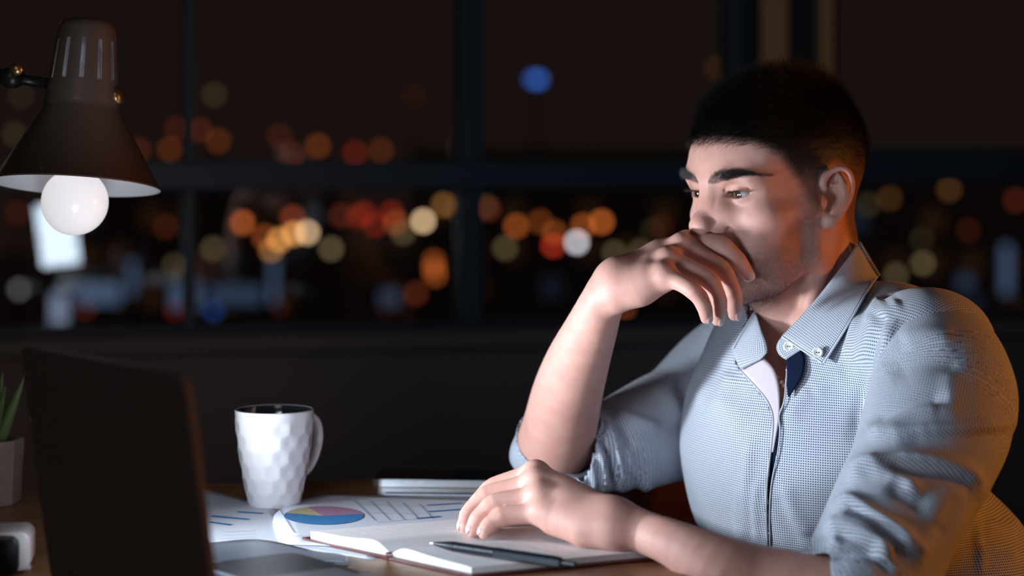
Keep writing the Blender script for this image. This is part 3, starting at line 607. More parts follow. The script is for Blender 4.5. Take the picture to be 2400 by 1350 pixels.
def white_box():
    c = onplane(-12, 1336, DESK); px = c[1]/F
    e = empty('desk_clock', tuple(c), 'small rounded white box with a black front face at the left edge', 'clock', rz=math.radians(8))
    wm = mat('white_plastic', (.74, .70, .70), .32, coat=.2); bk = mat('black_face', (.008, .008, .009), .3)
    w, d, h = 176*px, .050, 98*px
    M = Matrix.Rotation(math.pi/2, 4, 'X')
    bm = bmesh.new(); add_prism(bm, [(x, y+h/2+.002) for x, y in round_rect(w, h-.002, .009, 6)], -d/2, d/2, M); bm_obj('case', bm, wm, e, smooth=True, bevel=.003)
    bm = bmesh.new(); add_prism(bm, [(x-12*px, y+h/2+.000) for x, y in round_rect(w-26*px, h-10*px, .008, 6)], d/2, d/2+.010, M); bm_obj('front_face', bm, bk, e, smooth=True, bevel=.002)
    for s in (-1, 1):
        V, q = lathe([(.0001, 0), (.004, 0), (.0045, .003), (.0001, .003)], 14); mesh_obj('foot', V+[s*(w/2-.006), 0, 0], q, wm, e)
    V, q = lathe([(.0001, 0), (.0035, 0), (.0028, .0018), (.0001, .0022)], 16); Mr = np.array(Matrix.Translation((w/2-.012, 0, h-.001))); V = V @ Mr[:3, :3].T+Mr[:3, 3]; mesh_obj('top_button', V, q, mat('steel_button', (.7, .7, .75), .2, metal=.9), e)
white_box()
def sideboard():
    a, b = W(1440, 1100, 3.30), W(1790, 1100, 3.30); w = b[0]-a[0]
    e = empty('sideboard', ((a[0]+b[0])/2, 3.50, 0), 'low dark red wooden sideboard in the shade beyond the elbow', 'cabinet', rz=WYAW); m = wood('red_wood', (.16, .030, .016), (.24, .050, .026), (.32, .075, .036), 0, .8, .45); h = .62
    bm = bmesh.new(); add_box(bm, (-w/2, -.20, .06), (w/2, .20, h)); bm_obj('body', bm, m, e, bevel=.004)
    bm = bmesh.new(); add_box(bm, (-w/2-.012, -.215, h), (w/2+.012, .21, h+.022)); bm_obj('top', bm, m, e, bevel=.003)
    for k in range(2):
        x0 = -w/2+.008+k*w/2
        bm = bmesh.new(); add_box(bm, (x0, -.216, .08), (x0+w/2-.016, -.20, h-.015)); d = bm_obj('door', bm, m, e, bevel=.003); V, q = lathe([(.0001, .02), (.008, .018), (.009, .012), (.004, .006), (.004, 0)], 14); V = V[:, [0, 2, 1]]*[1, -1, 1]; mesh_obj('knob', V+[x0+(w/2-.05 if k == 0 else .034), -.216, h-.12], q, M_FRAME, d)
    for x in (-w/2+.03, w/2-.03):
        for y in (-.17, .17): bm = bmesh.new(); add_box(bm, (x-.018, y-.018, 0), (x+.018, y+.018, .06)); bm_obj('leg', bm, m, e)
sideboard()
# ---------------------------------------------------------------- pose of the man, joint by joint
NECK = np.array([0.325, 2.205, 0.895])      # root of the neck
def WW(rows): return np.array([W(*r[:3]) for r in rows])
TL = np.array([.52, -.854, 0]); TF = np.array([-.854, -.52, 0])     # torso: towards his left, forward
TC = np.array([.322, 2.19, .80])
TR = np.stack([TL, TF, [0, 0, 1.0]], 1)
SHL = W(2190, 795, 1.99); SHR = np.array([.245, 2.37, .862])
ELR = W(1283, 1062, 2.27); ELL = W(1988, 1410, 1.825)
R_ARM = [(1288, 1066, 2.262, .0375), (1312, 1000, 2.235, .0370), (1329, 925, 2.200, .0345), (1353, 850, 2.165, .0305), (1386, 770, 2.130, .0245), (1412, 705, 2.106, .0200), (1432, 666, 2.100, .0180)]
R_FING = {  # MCP, PIP, DIP, tip: px, py, depth, radius
 'index': [(1610, 566, 2.128, .0105), (1650, 566, 2.112, .0098), (1694, 574, 2.0965, .0094), (1731, 611, 2.0925, .0080), (1753, 645, 2.097, .0068)],
 'middle': [(1600, 577, 2.108, .0108), (1650, 604, 2.095, .0094), (1696, 634, 2.083, .0092), (1722, 692, 2.079, .0080), (1722, 736, 2.085, .0067)],
 'ring': [(1567, 611, 2.089, .0105), (1618, 629, 2.076, .0090), (1666, 656, 2.063, .0089), (1688, 709, 2.060, .0077), (1682, 748, 2.067, .0066)],
 'little': [(1555, 646, 2.070, .0100), (1590, 660, 2.057, .0084), (1625, 679, 2.046, .0081), (1652, 718, 2.045, .0070), (1656, 745, 2.051, .0061)]}
R_META = {'index': (1462, 640, 2.120, .0125), 'middle': (1458, 645, 2.106, .0130), 'ring': (1458, 655, 2.094, .0130), 'little': (1460, 667, 2.085, .0125)}
R_THUMB = [(1462, 650, 2.128, .0135), (1535, 632, 2.145, .0125), (1585, 625, 2.146, .0100), (1622, 634, 2.140, .0075)]
L_ARM = [(1990, 1420, 1.825, .0385), (1900, 1402, 1.835, .0360), (1780, 1370, 1.848, .0315), (1680, 1327, 1.846, .0255), (1580, 1275, 1.862, .0186), (1520, 1251, 1.888, .0172), (1470, 1233, 1.902, .0165)]
L_FING = {
 'index': [(1256, 1113, 1.985, .0112), (1205, 1126, 1.992, .0100), (1152, 1146, 1.998, .0098), (1112, 1188, 1.995, .0085), (1102, 1221, 1.985, .0070)],
 'middle': [(1259, 1132, 1.965, .0115), (1200, 1146, 1.971, .0099), (1137, 1163, 1.975, .0097), (1098, 1205, 1.970, .0084), (1090, 1233, 1.960, .0071)],
 'ring': [(1266, 1163, 1.945, .0112), (1212, 1171, 1.948, .0096), (1155, 1181, 1.950, .0094), (1119, 1219, 1.948, .0082), (1110, 1242, 1.944, .0070)],
 'little': [(1274, 1200, 1.930, .0108), (1225, 1205, 1.933, .0090), (1174, 1210, 1.935, .0087), (1144, 1234, 1.933, .0074), (1136, 1248, 1.930, .0064)]}
L_META = {'index': (1420, 1205, 1.922, .0115), 'middle': (1425, 1212, 1.912, .0120), 'ring': (1428, 1222, 1.902, .0120), 'little': (1428, 1235, 1.892, .0115)}
L_THUMB = [(1410, 1215, 1.930, .0140), (1320, 1209, 1.985, .0115), (1240, 1209, 2.008, .0092), (1180, 1217, 2.006, .0074)]
# ================================================================ the man: head and neck (head space: x right, y forward, z up, metres)
TH, PH, RO = math.radians(55.5), math.radians(7), math.radians(0); HS = 0.968
_f = np.array([-math.sin(TH)*math.cos(PH), -math.cos(TH)*math.cos(PH), -math.sin(PH)])
_r = np.array([-math.cos(TH), math.sin(TH), 0.0]); _u = np.cross(_r, _f)
_r, _u = _r*math.cos(RO)+_u*math.sin(RO), _u*math.cos(RO)-_r*math.sin(RO)
HR = np.stack([_r, _f, _u], 1)                                   # columns
EYE = np.array([0.0325, 0.0735, 0.0250])
HC = W(1733, 453, 2.10)-HS*HR @ (EYE*[-1, 1, 1]+[0, 0.008, 0])
def h2w(P): return HC+HS*np.asarray(P) @ HR.T
def w2h(P): return (np.asarray(P)-HC) @ HR/HS
def head_clay():
    c = Clay()
    c.ell((0, -.011, .050), (.0745, .0945, .083), k=.0)
    c.ell((0, .028, .050), (.0650, .069, .054), k=.03)           # forehead
    c.ell((0, .035, -.005), (.058, .056, .070), k=.03)           # mid face
    c.mirror('chain', [(.0585, .004, .000), (.0545, .010, -.048), (.036, .048, -.068), (.012, .084, -.080)], [.012, .012, .0115, .013], k=.022, kin=.01)
    c.ell((0, .046, -.045), (.043, .046, .042), k=.02)
    c.mirror('ell', (.0435, .059, -.002), (.022, .020, .014), k=.016)           # cheekbones
    c.mirror('cap', (.050, .052, .000), (.067, .014, .006), .010, .008, k=.014)
    c.mirror('ell', (.036, .057, -.034), (.021, .026, .030), k=.02)            # cheeks
    c.mirror('chain', [(.010, .0895, .0395), (.026, .0880, .0420), (.042, .0755, .0415), (.050, .062, .034)], [.0065, .0068, .0068, .0055], k=.014, kin=.006)
    c.mirror('ell', (.032, .1000, .0235), (.0175, .0175, .0125), k=.014, mode='s')        # sockets
    c.mirror('ell', (.014, .104, .020), (.007, .013, .016), k=.010, mode='s')
    # nose
    c.chain([(0, .0870, .034), (0, .0965, .014), (0, .1070, -.001)], [.0090, .0078, .0090], k=.011, kin=.006)
    c.mirror('chain', [(.0065, .0865, .022), (.0110, .0890, .004), (.0135, .0870, -.010)], [.0065, .0095, .0110], k=.016, kin=.010)
    c.sphere((0, .1095, -.0050), .0105, k=.007)
    c.mirror('ell', (.0050, .1095, -.0062), (.0078, .0082, .0075), k=.005)
    c.mirror('ell', (.0138, .0925, -.0098), (.0082, .0130, .0090), k=.0050)
    c.cap((0, .108, -.0125), (0, .096, -.017), .0055, .0060, k=.005)
    c.mirror('ell', (.0080, .1025, -.0148), (.0044, .0085, .0052), k=.002, mode='s')
    c.mirror('cap', (.0232, .0915, -.011), (.0240, .0885, -.016), .0014, .0018, k=.006, mode='s')   # behind the wings
    # mouth and chin
    c.ell((0, .080, -.040), (.031, .027, .026), k=.014)
    c.chain([(-.024, .0905, -.0405), (-.010, .1060, -.0365), (0, .1080, -.0375), (.010, .1060, -.0365), (.024, .0905, -.0405)], [.003, .0048, .0045, .0048, .003], k=.006, kin=.003)
    c.chain([(-.022, .0910, -.044), (-.009, .1035, -.0475), (.009, .1035, -.0475), (.022, .0910, -.044)], [.003, .0055, .0055, .003], k=.006, kin=.003)
    c.chain([(-.025, .094, -.0415), (-.009, .1115, -.0415), (0, .113, -.042), (.009, .1115, -.0415), (.025, .094, -.0415)], .0009, k=.0022, mode='s', kin=.001)
    c.ell((0, .088, -.073), (.019, .0155, .015), k=.014)
    c.cap((-.012, .104, -.0575), (.012, .104, -.0575), .004, k=.010, mode='s')
    c.mirror('cap', (.026, .094, -.016), (.037, .086, -.044), .0012, .0012, k=.010, mode='s')   # smile fold
    # temples
    c.mirror('ell', (.085, .045, .036), (.018, .028, .024), k=.022, mode='s')
    # eyelids
    c.mirror('sphere', EYE, .0140, k=.0035)
    def slit(P):
        ax = np.abs(P[:, 0]); t = np.clip((ax-.0318)/.0146, -1.2, 1.2); q = np.maximum(1-t*t, 0)
        z = P[:, 2]-EYE[2]-.0008*t
        up = z-(.0026*q**0.6-.0004); lo = (-.0043*q**0.75-.0004)-z
        return np.maximum(np.maximum(up, lo), np.maximum(np.abs(t)*.0146-.0146, .072-P[:, 1]))
    c.add(slit, (0, .085, .025), .06, .0010, 's')
    c.mirror('chain', [(.0185, .0885, .0285), (.026, .0905, .0335), (.034, .0890, .0345), (.0445, .0800, .0305), (.049, .0740, .0260)], [.0006, .0010, .0010, .0010, .0004], k=.0030, mode='s', kin=.001)
    c.mirror('sphere', (.0165, .0810, .0242), .0022, k=.002)
    # neck
    nb = w2h(NECK)
    c.chain([(0, -.026, -.020), nb+[0, -.002, .02], nb+[0, -.005, -.07]], [.056, .053, .070], k=.02, kin=.02)
    mast = np.array([-.057, -.014, -.024]); notch = w2h(W(1872, 905, 2.135)); notch[0] = 0
    c.mirror('chain', [(.057, -.014, -.024), np.array([.040, 0, 0])+[0, .4, .4]*np.array([0, -.014, -.024])+[0, .6, .6]*notch, notch+[.014, -.014, 0]], [.0115, .0075, .006], k=.016, kin=.01)
    c.chain([(0, .034, -.082), (0, .020, -.105), w2h(W(1862, 830, 2.150))*[0, 1, 1], notch+[0, -.020, -.01]], [.016, .018, .018, .018], k=.025, kin=.01)
    c.cap((0, .052, -.066), (0, .016, -.080), .014, .022, k=.022)                   # under the jaw
    # collar bones and breast bone
    q = w2h(TC)
    ch = HR.T @ TR
    c.ell(w2h(TC+TF*.005+[0, 0, .02]), (.165, .095, .115), k=.03, R=ch)
    return c
def ear_clay(sign):
    """Ear in its own plane: X back, Y up, Z out; placed by ear_frame."""
    c = Clay(); s = 6.43e-5/HS
    def q(x, y, z=0.0): return np.array([(x-540)*s, (640-y)*s, z])
    rim = spline([q(470, 590, -.004), q(400, 520, .000), (q(345, 420, .002)), q(390, 300, .0035), q(500, 215, .005), q(610, 190, .006), q(700, 240, .0065), q(755, 350, .007),
                  q(770, 480, .0065), q(750, 620, .006), q(700, 760, .0045), q(640, 860, .003), q(580, 950, .002)], 26)
    c.chain(rim, np.interp(np.linspace(0, 1, 26), [0, .1, .3, .6, .85, 1], [.0016, .0024, .0030, .0027, .0024, .0030]), k=0, kin=.002)
    lobe = [q(575, 940, .0015), q(500, 1000, .001), q(430, 1060, .0)]
    c.chain(lobe, [.0042, .0060, .0045], k=.005, kin=.004)
    c.chain([q(330, 840, -.002), q(400, 960, -.001), q(470, 990, 0)], [.003, .004, .005], k=.005, kin=.003)
    pl = np.array([q(x, y)[:2] for x, y in ((350, 430), (480, 240), (620, 215), (730, 330), (745, 520), (700, 740), (600, 920), (450, 1030), (380, 980), (380, 850), (430, 700), (400, 560))])
    def plate(P):
        d = np.full(len(P), 1e9); sg = np.ones(len(P)); x, y = P[:, 0], P[:, 1]
        for i in range(len(pl)):
            a, b = pl[i], pl[(i+1) % len(pl)]; e = b-a; w = P[:, :2]-a
            t = np.clip((w @ e)/e.dot(e), 0, 1); d = np.minimum(d, ((w-t[:, None]*e)**2).sum(1))
            c1 = y >= a[1]; c2 = y < b[1]; c3 = e[0]*w[:, 1] > e[1]*w[:, 0]
            al = (c1 & c2 & c3) | (~c1 & ~c2 & ~c3); sg = np.where(al, -sg, sg)
        d2 = np.sqrt(d)*sg; zz = np.abs(P[:, 2]+.0030)-.0028
        return np.minimum(np.maximum(d2, zz), 0)+np.sqrt(np.maximum(d2, 0)**2+np.maximum(zz, 0)**2)
    c.add(plate, (0, 0, 0), .05, .003)
    c.ell(q(690, 460, -.0035), (.0062, .0175, .0034), k=.002)
    anti = [q(590, 270, .001), q(620, 400, .004), q(665, 520, .0055), q(665, 640, .0055), q(630, 740, .005), q(550, 800, .004), q(490, 850, .0035)]
    c.chain(spline(anti, 12), [.0022]+[.0034]*9+[.003, .003], k=.003, kin=.003)
    c.chain([q(480, 450, .001), q(560, 450, .003), q(640, 520, .005)], [.0020, .0026, .003], k=.003, kin=.002)
    c.chain([q(310, 620, -.001), q(335, 720, .0025), q(320, 800, .000)], [.003, .0042, .003], k=.003, kin=.003)      # tragus
    c.ell(q(500, 640, .0005), (.0082, .0105, .0058), k=.0025, mode='s')       # bowl
    c.ell(q(430, 740, -.001), (.0055, .0080, .0060), k=.0025, mode='s')
    c.ell(q(490, 350, .003), (.0040, .0060, .0036), k=.002, mode='s')
    c.chain(spline([q(600, 240, .004), q(700, 330, .0045), q(725, 460, .005), q(710, 600, .005), q(670, 730, .004)], 10), .0022, k=.0022, mode='s', kin=.002)
    c.chain([q(560, 640, -.006), q(450, 620, -.010), q(400, 640, -.014)], [.012, .010, .008], k=.004, kin=.006)          # root behind
    c.ell(q(470, 650, .001), (.0072, .0100, .0060), k=.0025, mode='s')
    c.ell(q(415, 760, -.001), (.0045, .0062, .0070), k=.002, mode='s')
    return c
def ear_frame():
    """Columns back, up, out in head space for the left (x<0) ear."""
    fl = math.radians(28)
    out = np.array([-math.cos(fl), math.sin(fl), 0.0]); back = np.array([-math.sin(fl), -math.cos(fl), 0]); up = np.array([0, 0, 1.0])
    t = math.radians(6); back, up = back*math.cos(t)-up*math.sin(t), up*math.cos(t)+back*math.sin(t)
    return np.stack([back, up, out], 1), np.array([-.0785, -.007, .010])
HEAD = head_clay()
_EF, _EC = ear_frame(); _EAR = ear_clay(1)
def _ear(P):
    Q = P.copy(); Q[:, 0] = -np.abs(Q[:, 0]); Q = (Q-_EC) @ _EF; d = np.maximum(np.linalg.norm(Q, axis=1)-.045, .02)
    s = np.nonzero((np.abs(Q[:, 0]) < .034) & (np.abs(Q[:, 1]) < .046) & (np.abs(Q[:, 2]) < .03))[0]
    if len(s): d[s] = _EAR(Q[s], True)
    return d
HEAD.add(_ear, (0, -.012, .01), .125, .004)
# ---------------------------------------------------------------- forearms and hands
def hand_clay(arm, fing, meta, thumb, heel, bumps):
    c = Clay()
    P = spline(np.c_[WW(arm), [a[3] for a in arm]], 20); P, r = P[:, :3], P[:, 3]
    c.chain(P, r, k=0, kin=.006)
    for k in ('little', 'ring', 'middle', 'index'):
        m = meta[k]; f = fing[k]
        A = W(*m[:3]); B = W(*f[0][:3])
        c.chain([A, A*.4+B*.6, B], [m[3], (m[3]+f[0][3])/2, f[0][3]], k=.016, kin=.005)
    c.ell((W(*meta['middle'][:3])+W(*meta['ring'][:3])+P[-1])/3, (.0165, .0165, .0165), k=.02)
    mid = sum((W(*meta[k][:3])*.45+W(*fing[k][0][:3])*.55) for k in fing)/4
    for h in heel: c.chain(WW(h), [a[3] for a in h], k=.014, kin=.008)
    th = WW(thumb); c.chain(th, [t[3] for t in thumb], k=.012, kin=.006)
    fl = Clay()
    for k in ('little', 'ring', 'middle', 'index'):
        f = fing[k]; Q = np.c_[WW(f), [a[3] for a in f]]
        for _ in range(2): Q = np.vstack([Q[:1], np.stack([Q[:-1]*.78+Q[1:]*.22, Q[:-1]*.22+Q[1:]*.78], 1).reshape(-1, 4), Q[-1:]])
        A_ = np.r_[0, np.cumsum(np.linalg.norm(np.diff(Q[:, :3], axis=0), axis=1))]; Q = np.stack([np.interp(np.linspace(0, A_[-1], 15), A_, Q[:, k2]) for k2 in range(4)], 1); rr = Q[:, 3]; Q = Q[:, :3]
        L = np.r_[0, np.cumsum(np.linalg.norm(np.diff(WW(f), axis=0), axis=1))]; L /= L[-1]; u = np.linspace(0, 1, 15)
        rr = rr*(1+.07*np.exp(-((u-L[2])/.06)**2)+.05*np.exp(-((u-L[3])/.05)**2)-.05*np.exp(-((u-(L[2]+L[3])/2)/.08)**2)-.04*np.exp(-((u-(L[0]+L[2])/2)/.12)**2))
        d = Clay(); d.chain(Q, rr, k=0, kin=.0015); fn, cc, rd, _, _ = d.ops[0]
        fl.add(fn, cc, rd, .0012)
    cc = sum(W(*f[2][:3]) for f in fing.values())/4
    c.add(lambda Pt: fl(Pt, True), cc, .085, .006)
    for b, rb in bumps: c.sphere(W(*b), rb*.80, k=.012)
    return c
RH = hand_clay(R_ARM, R_FING, R_META, R_THUMB,
    [[(1452, 692, 2.090, .0150), (1500, 676, 2.082, .0160), (1552, 655, 2.074, .0125)], [(1470, 650, 2.120, .015), (1550, 610, 2.118, .014), (1600, 600, 2.115, .011)]],
    [((1566, 604, 2.083), .0095), ((1598, 569, 2.101), .0098), ((1556, 641, 2.066), .0085)])
LH = hand_clay(L_ARM, L_FING, L_META, L_THUMB,
    [[(1440, 1243, 1.893, .0135), (1370, 1240, 1.905, .0140), (1300, 1222, 1.922, .012)], [(1400, 1212, 1.93, .013), (1300, 1168, 1.96, .014)]],
    [((1255, 1106, 1.980), .0098), ((1256, 1124, 1.958), .0100), ((1264, 1156, 1.938), .0095), ((1272, 1196, 1.924), .0085)])
def box_of(c, pad=.006):
    lo = np.min([o[1]-o[2] for o in c.ops], 0)-pad; hi = np.max([o[1]+o[2] for o in c.ops], 0)+pad; return lo, hi
# ---------------------------------------------------------------- one body mesh: head, neck, chest, arms, hands, trunk under the clothes
def body_mesh():
    parts = []
    V, Q = surface(HEAD, (-.135, -.125, -.255), (.135, .135, .145), .0012); parts.append((h2w(V), Q))
    for c in (RH, LH): V, Q = surface(c, *box_of(c), .0012); parts.append((V, Q))
    t = Clay()
    t.ell(TC+[0, 0, -.02], (.140, .072, .17), k=0, R=TR)
    t.ell((.375, 2.215, .58), (.150, .110, .17), k=.04, R=TR)
    for s, e, sg in ((SHL, ELL, 1), (SHR, ELR, -1)):
        s = s-[0, 0, .016]; t.cap(TC+TL*.08*sg+[0, 0, .08], s, .042, .036, k=.012); t.cap(s, e, .036, .030, k=.008)
    t.cap(NECK+[0, 0, .0], NECK-[0, 0, .10], .040, .045, k=.03)
    V, Q = surface(t, *box_of(t), .008); parts.append((V, Q))
    Vs, Qs, n = [], [], 0
    for V, Q in parts: Vs.append(V); Qs.append(Q+n); n += len(V)
    body_mesh.nh = len(parts[0][0]); body_mesh.nr = body_mesh.nh+len(parts[1][0]); body_mesh.na = body_mesh.nr+len(parts[2][0])
    return np.vstack(Vs), np.vstack(Qs)
# ---------------------------------------------------------------- the shirt: trunk, sleeves, collar, placket
def to_px(P): return np.c_[1200+F*P[:, 0]/P[:, 1], HZ+F*(CAMZ-P[:, 2])/P[:, 1]]
def inside(poly, xy):
    poly = np.array(poly, float); x, y = xy[:, 0], xy[:, 1]; c = np.zeros(len(xy), bool)
    for a, b in zip(poly, np.roll(poly, -1, 0)):
        t = (a[1] > y) != (b[1] > y); c ^= t & (x < (b[0]-a[0])*(y-a[1])/(b[1]-a[1]+1e-12)+a[0])
    return c
def depth_at(sdf, px, py, lo=1.6, hi=2.6):
    """Distance along the sight line to a sculpted surface; the closest approach where the line passes by."""
    d = np.stack([(px-1200)/F, np.ones_like(px), -(py-HZ)/F], 1); O = np.array([0, 0, CAMZ]); Y = np.arange(lo, hi, .004)
    P = O+Y[None, :, None]*d[:, None, :]; D = sdf(P.reshape(-1, 3), True).reshape(len(px), -1)
    hit = D < 0; i = np.where(hit.any(1), hit.argmax(1), D.argmin(1))
    j = np.maximum(i-1, 0); r = np.arange(len(px)); a, b = D[r, j], D[r, i]
    t = np.where((a > 0) & (b < 0), a/np.where(a-b == 0, 1, a-b), 1.0); return Y[j]+t*(Y[i]-Y[j])
def folds(V, Q, strokes, noise=0.0008, seed=1, nscale=28.0):
    """Raise creases along strokes: (points in the sculptor's view, height, half width)."""
    N = normals(V, Q); xy = to_px(V); sc = V[:, 1]/F; h = np.zeros(len(V)); face = np.clip(-(N @ np.array([0, 1, 0]))*2.5+.9, 0, 1)
    for pts, amp, wd in strokes:
        S = spline(pts, 40); best = np.full(len(V), 1e9); bi = np.zeros(len(V), int)
        for i in range(len(S)):
            d = (xy[:, 0]-S[i, 0])**2+(xy[:, 1]-S[i, 1])**2; m = d < best; best[m] = d[m]; bi[m] = i
        d = np.sqrt(best)*sc; u = bi/39.0; taper = np.minimum(1, np.minimum(u, 1-u)*5+.12)
        h += 1.35*amp*taper*np.exp(-(d/(.85*wd))**2)*face
    rg = np.random.default_rng(seed); nz = np.zeros(len(V))
    for k in range(14):
        w = rg.normal(size=3); w *= nscale*rg.uniform(.6, 2.0)/np.linalg.norm(w); nz += np.sin(V @ w*2+rg.uniform(0, 6.28)+1.5*np.sin(V @ rg.normal(size=3)*9))
    return V+N*(h+noise*nz/3.0)[:, None]
def weave_attr(o, u, v):
    a = o.data.attributes.new('weave', 'FLOAT2', 'POINT'); a.data.foreach_set('vector', np.stack([u, v], 1).astype(np.float32).ravel())
def trunk_clay(grow=0.0):
    c = Clay()
    c.ell(TC+TF*.004+[0, 0, -.01], (.182+grow, .122+grow, .175+grow), k=0, R=TR)
    c.ell((.42, 2.21, .60), (.165+grow, .120+grow, .18), k=.045, R=TR)
    c.chain([SHR+[.01, .0, -.01], TC-TL*.07+[.01, 0, .125], NECK+[.005, 0, -.012], TC+TL*.085+[.015, 0, .107], W(2180, 828, 2.0)], np.array([.056, .052, .056, .054, .0615])+grow, k=.045, kin=.04)
    c.chain([NECK+[0, 0, -.03], NECK+[-.004, -.004, .030]], np.array([.062, .055])+grow, k=.03)
    return c
def sleeve_axis(rows): return spline(np.c_[WW(rows), [a[3] for a in rows]], 60)
LS_AX = sleeve_axis([(2196, 850, 1.985, .0560), (2212, 915, 1.962, .0645), (2192, 1000, 1.940, .0650), (2152, 1103, 1.915, .0615), (2102, 1209, 1.888, .0575), (2048, 1318, 1.860, .0535), (2004, 1396, 1.838, .0495), (1950, 1416, 1.837, .0440), (1880, 1408, 1.840, .041)])
RS_AX = sleeve_axis([(1750, 845, 2.375, .062), (1695, 900, 2.372, .0655), (1612, 985, 2.345, .0630), (1540, 1014, 2.32, .0585), (1440, 1056, 2.285, .0480), (1370, 1072, 2.268, .0465), (1312, 1072, 2.262, .0440), (1309, 1030, 2.25, .0430), (1312, 990, 2.235, .042)])
def along(AX, P):
    """Arc length and angle of points about a sleeve axis."""
    A = AX[:, :3]; L = np.r_[0, np.cumsum(np.linalg.norm(np.diff(A, axis=0), axis=1))]; T = np.gradient(A, axis=0); T /= np.linalg.norm(T, axis=1)[:, None]
    i = np.argmin(((P[:, None, :]-A[None])**2).sum(2), 1); q = P-A[i]; s = L[i]+(q*T[i]).sum(1)
    E = np.array([0, -1.0, 0])-T*(T @ np.array([0, -1.0, 0]))[:, None]; E /= np.linalg.norm(E, axis=1)[:, None]; B = np.cross(T, E)
    return s, np.arctan2((q*B[i]).sum(1), (q*E[i]).sum(1)), AX[i, 3]
def bend_at(AX, p): return np.r_[0, np.cumsum(np.linalg.norm(np.diff(AX[:, :3], axis=0), axis=1))][np.argmin(((AX[:, :3]-p)**2).sum(1))]
def build_sleeve(AX, cutc, cutd, strokes, seed, table=False):
    c = Clay(); c.chain(AX[:, :3], AX[:, 3], k=0, kin=.004)
    if table: c.add(lambda P: DESK+.0035-P[:, 2], (0, 0, 0), 9, .01, 'i')
    lo = AX[:, :3].min(0)-.08; hi = AX[:, :3].max(0)+.08
    V, Q = surface(c, lo, hi, .0026)
    s, a, r = along(AX, V)
    V = folds(V, Q, strokes, .0011, seed)
    return V, Q, s, a, r
def seam(name, V, m, parent, r=.0012, n=6): Vt, q = tube(V, r, n); return mesh_obj(name, Vt, q, m, parent)
def patch(name, A, B, n, m, depth, mt, parent, off=0.0, thick=.0016, bulge=0.0):
    """Cloth piece lofted between two edge curves (view coordinates), laid over the sculpted form at depth(px, py)-off."""
    A = spline(A, n); B = spline(B, n); t = np.linspace(0, 1, m)[:, None, None]; G = A[None]*(1-t)+B[None]*t; g = G.reshape(-1, 2)
    Y = depth(g[:, 0], g[:, 1]) if callable(depth) else depth
    Y = Y.reshape(m, n)-off-bulge*np.sin(np.linspace(0, np.pi, m))[:, None]*np.sin(np.linspace(0, np.pi, n))[None]**.5
    P = np.stack([(G[..., 0]-1200)*Y/F, Y, CAMZ-(G[..., 1]-HZ)*Y/F], -1).reshape(-1, 3)
    q = [(i*n+j, i*n+j+1, (i+1)*n+j+1, (i+1)*n+j) for i in range(m-1) for j in range(n-1)]
    o = mesh_obj(name, P, q, mt, parent); md = o.modifiers.new('thickness', 'SOLIDIFY'); md.thickness = thick; md.offset = 0
    u = np.broadcast_to(np.r_[0, np.cumsum(np.linalg.norm(np.diff(P.reshape(m, n, 3)[m//2], axis=0), axis=1))][None], (m, n))
    v = np.broadcast_to(np.r_[0, np.cumsum(np.linalg.norm(np.diff(P.reshape(m, n, 3)[:, n//2], axis=0), axis=1))][:, None], (m, n))
    weave_attr(o, u.ravel(), v.ravel()); return o, P.reshape(m, n, 3)
E_R = [(1735, 868), (1770, 905), (1795, 935), (1809, 965), (1812, 990), (1811, 1012), (1806, 1060), (1798, 1130), (1796, 1200), (1799, 1300), (1802, 1420)]   # edge of his right front
E_L = [(1846, 838), (1843, 890), (1838, 940), (1826, 975), (1828, 1010), (1823, 1060), (1809, 1130), (1804, 1200), (1805, 1300), (1806, 1420)]                # edge of his left front
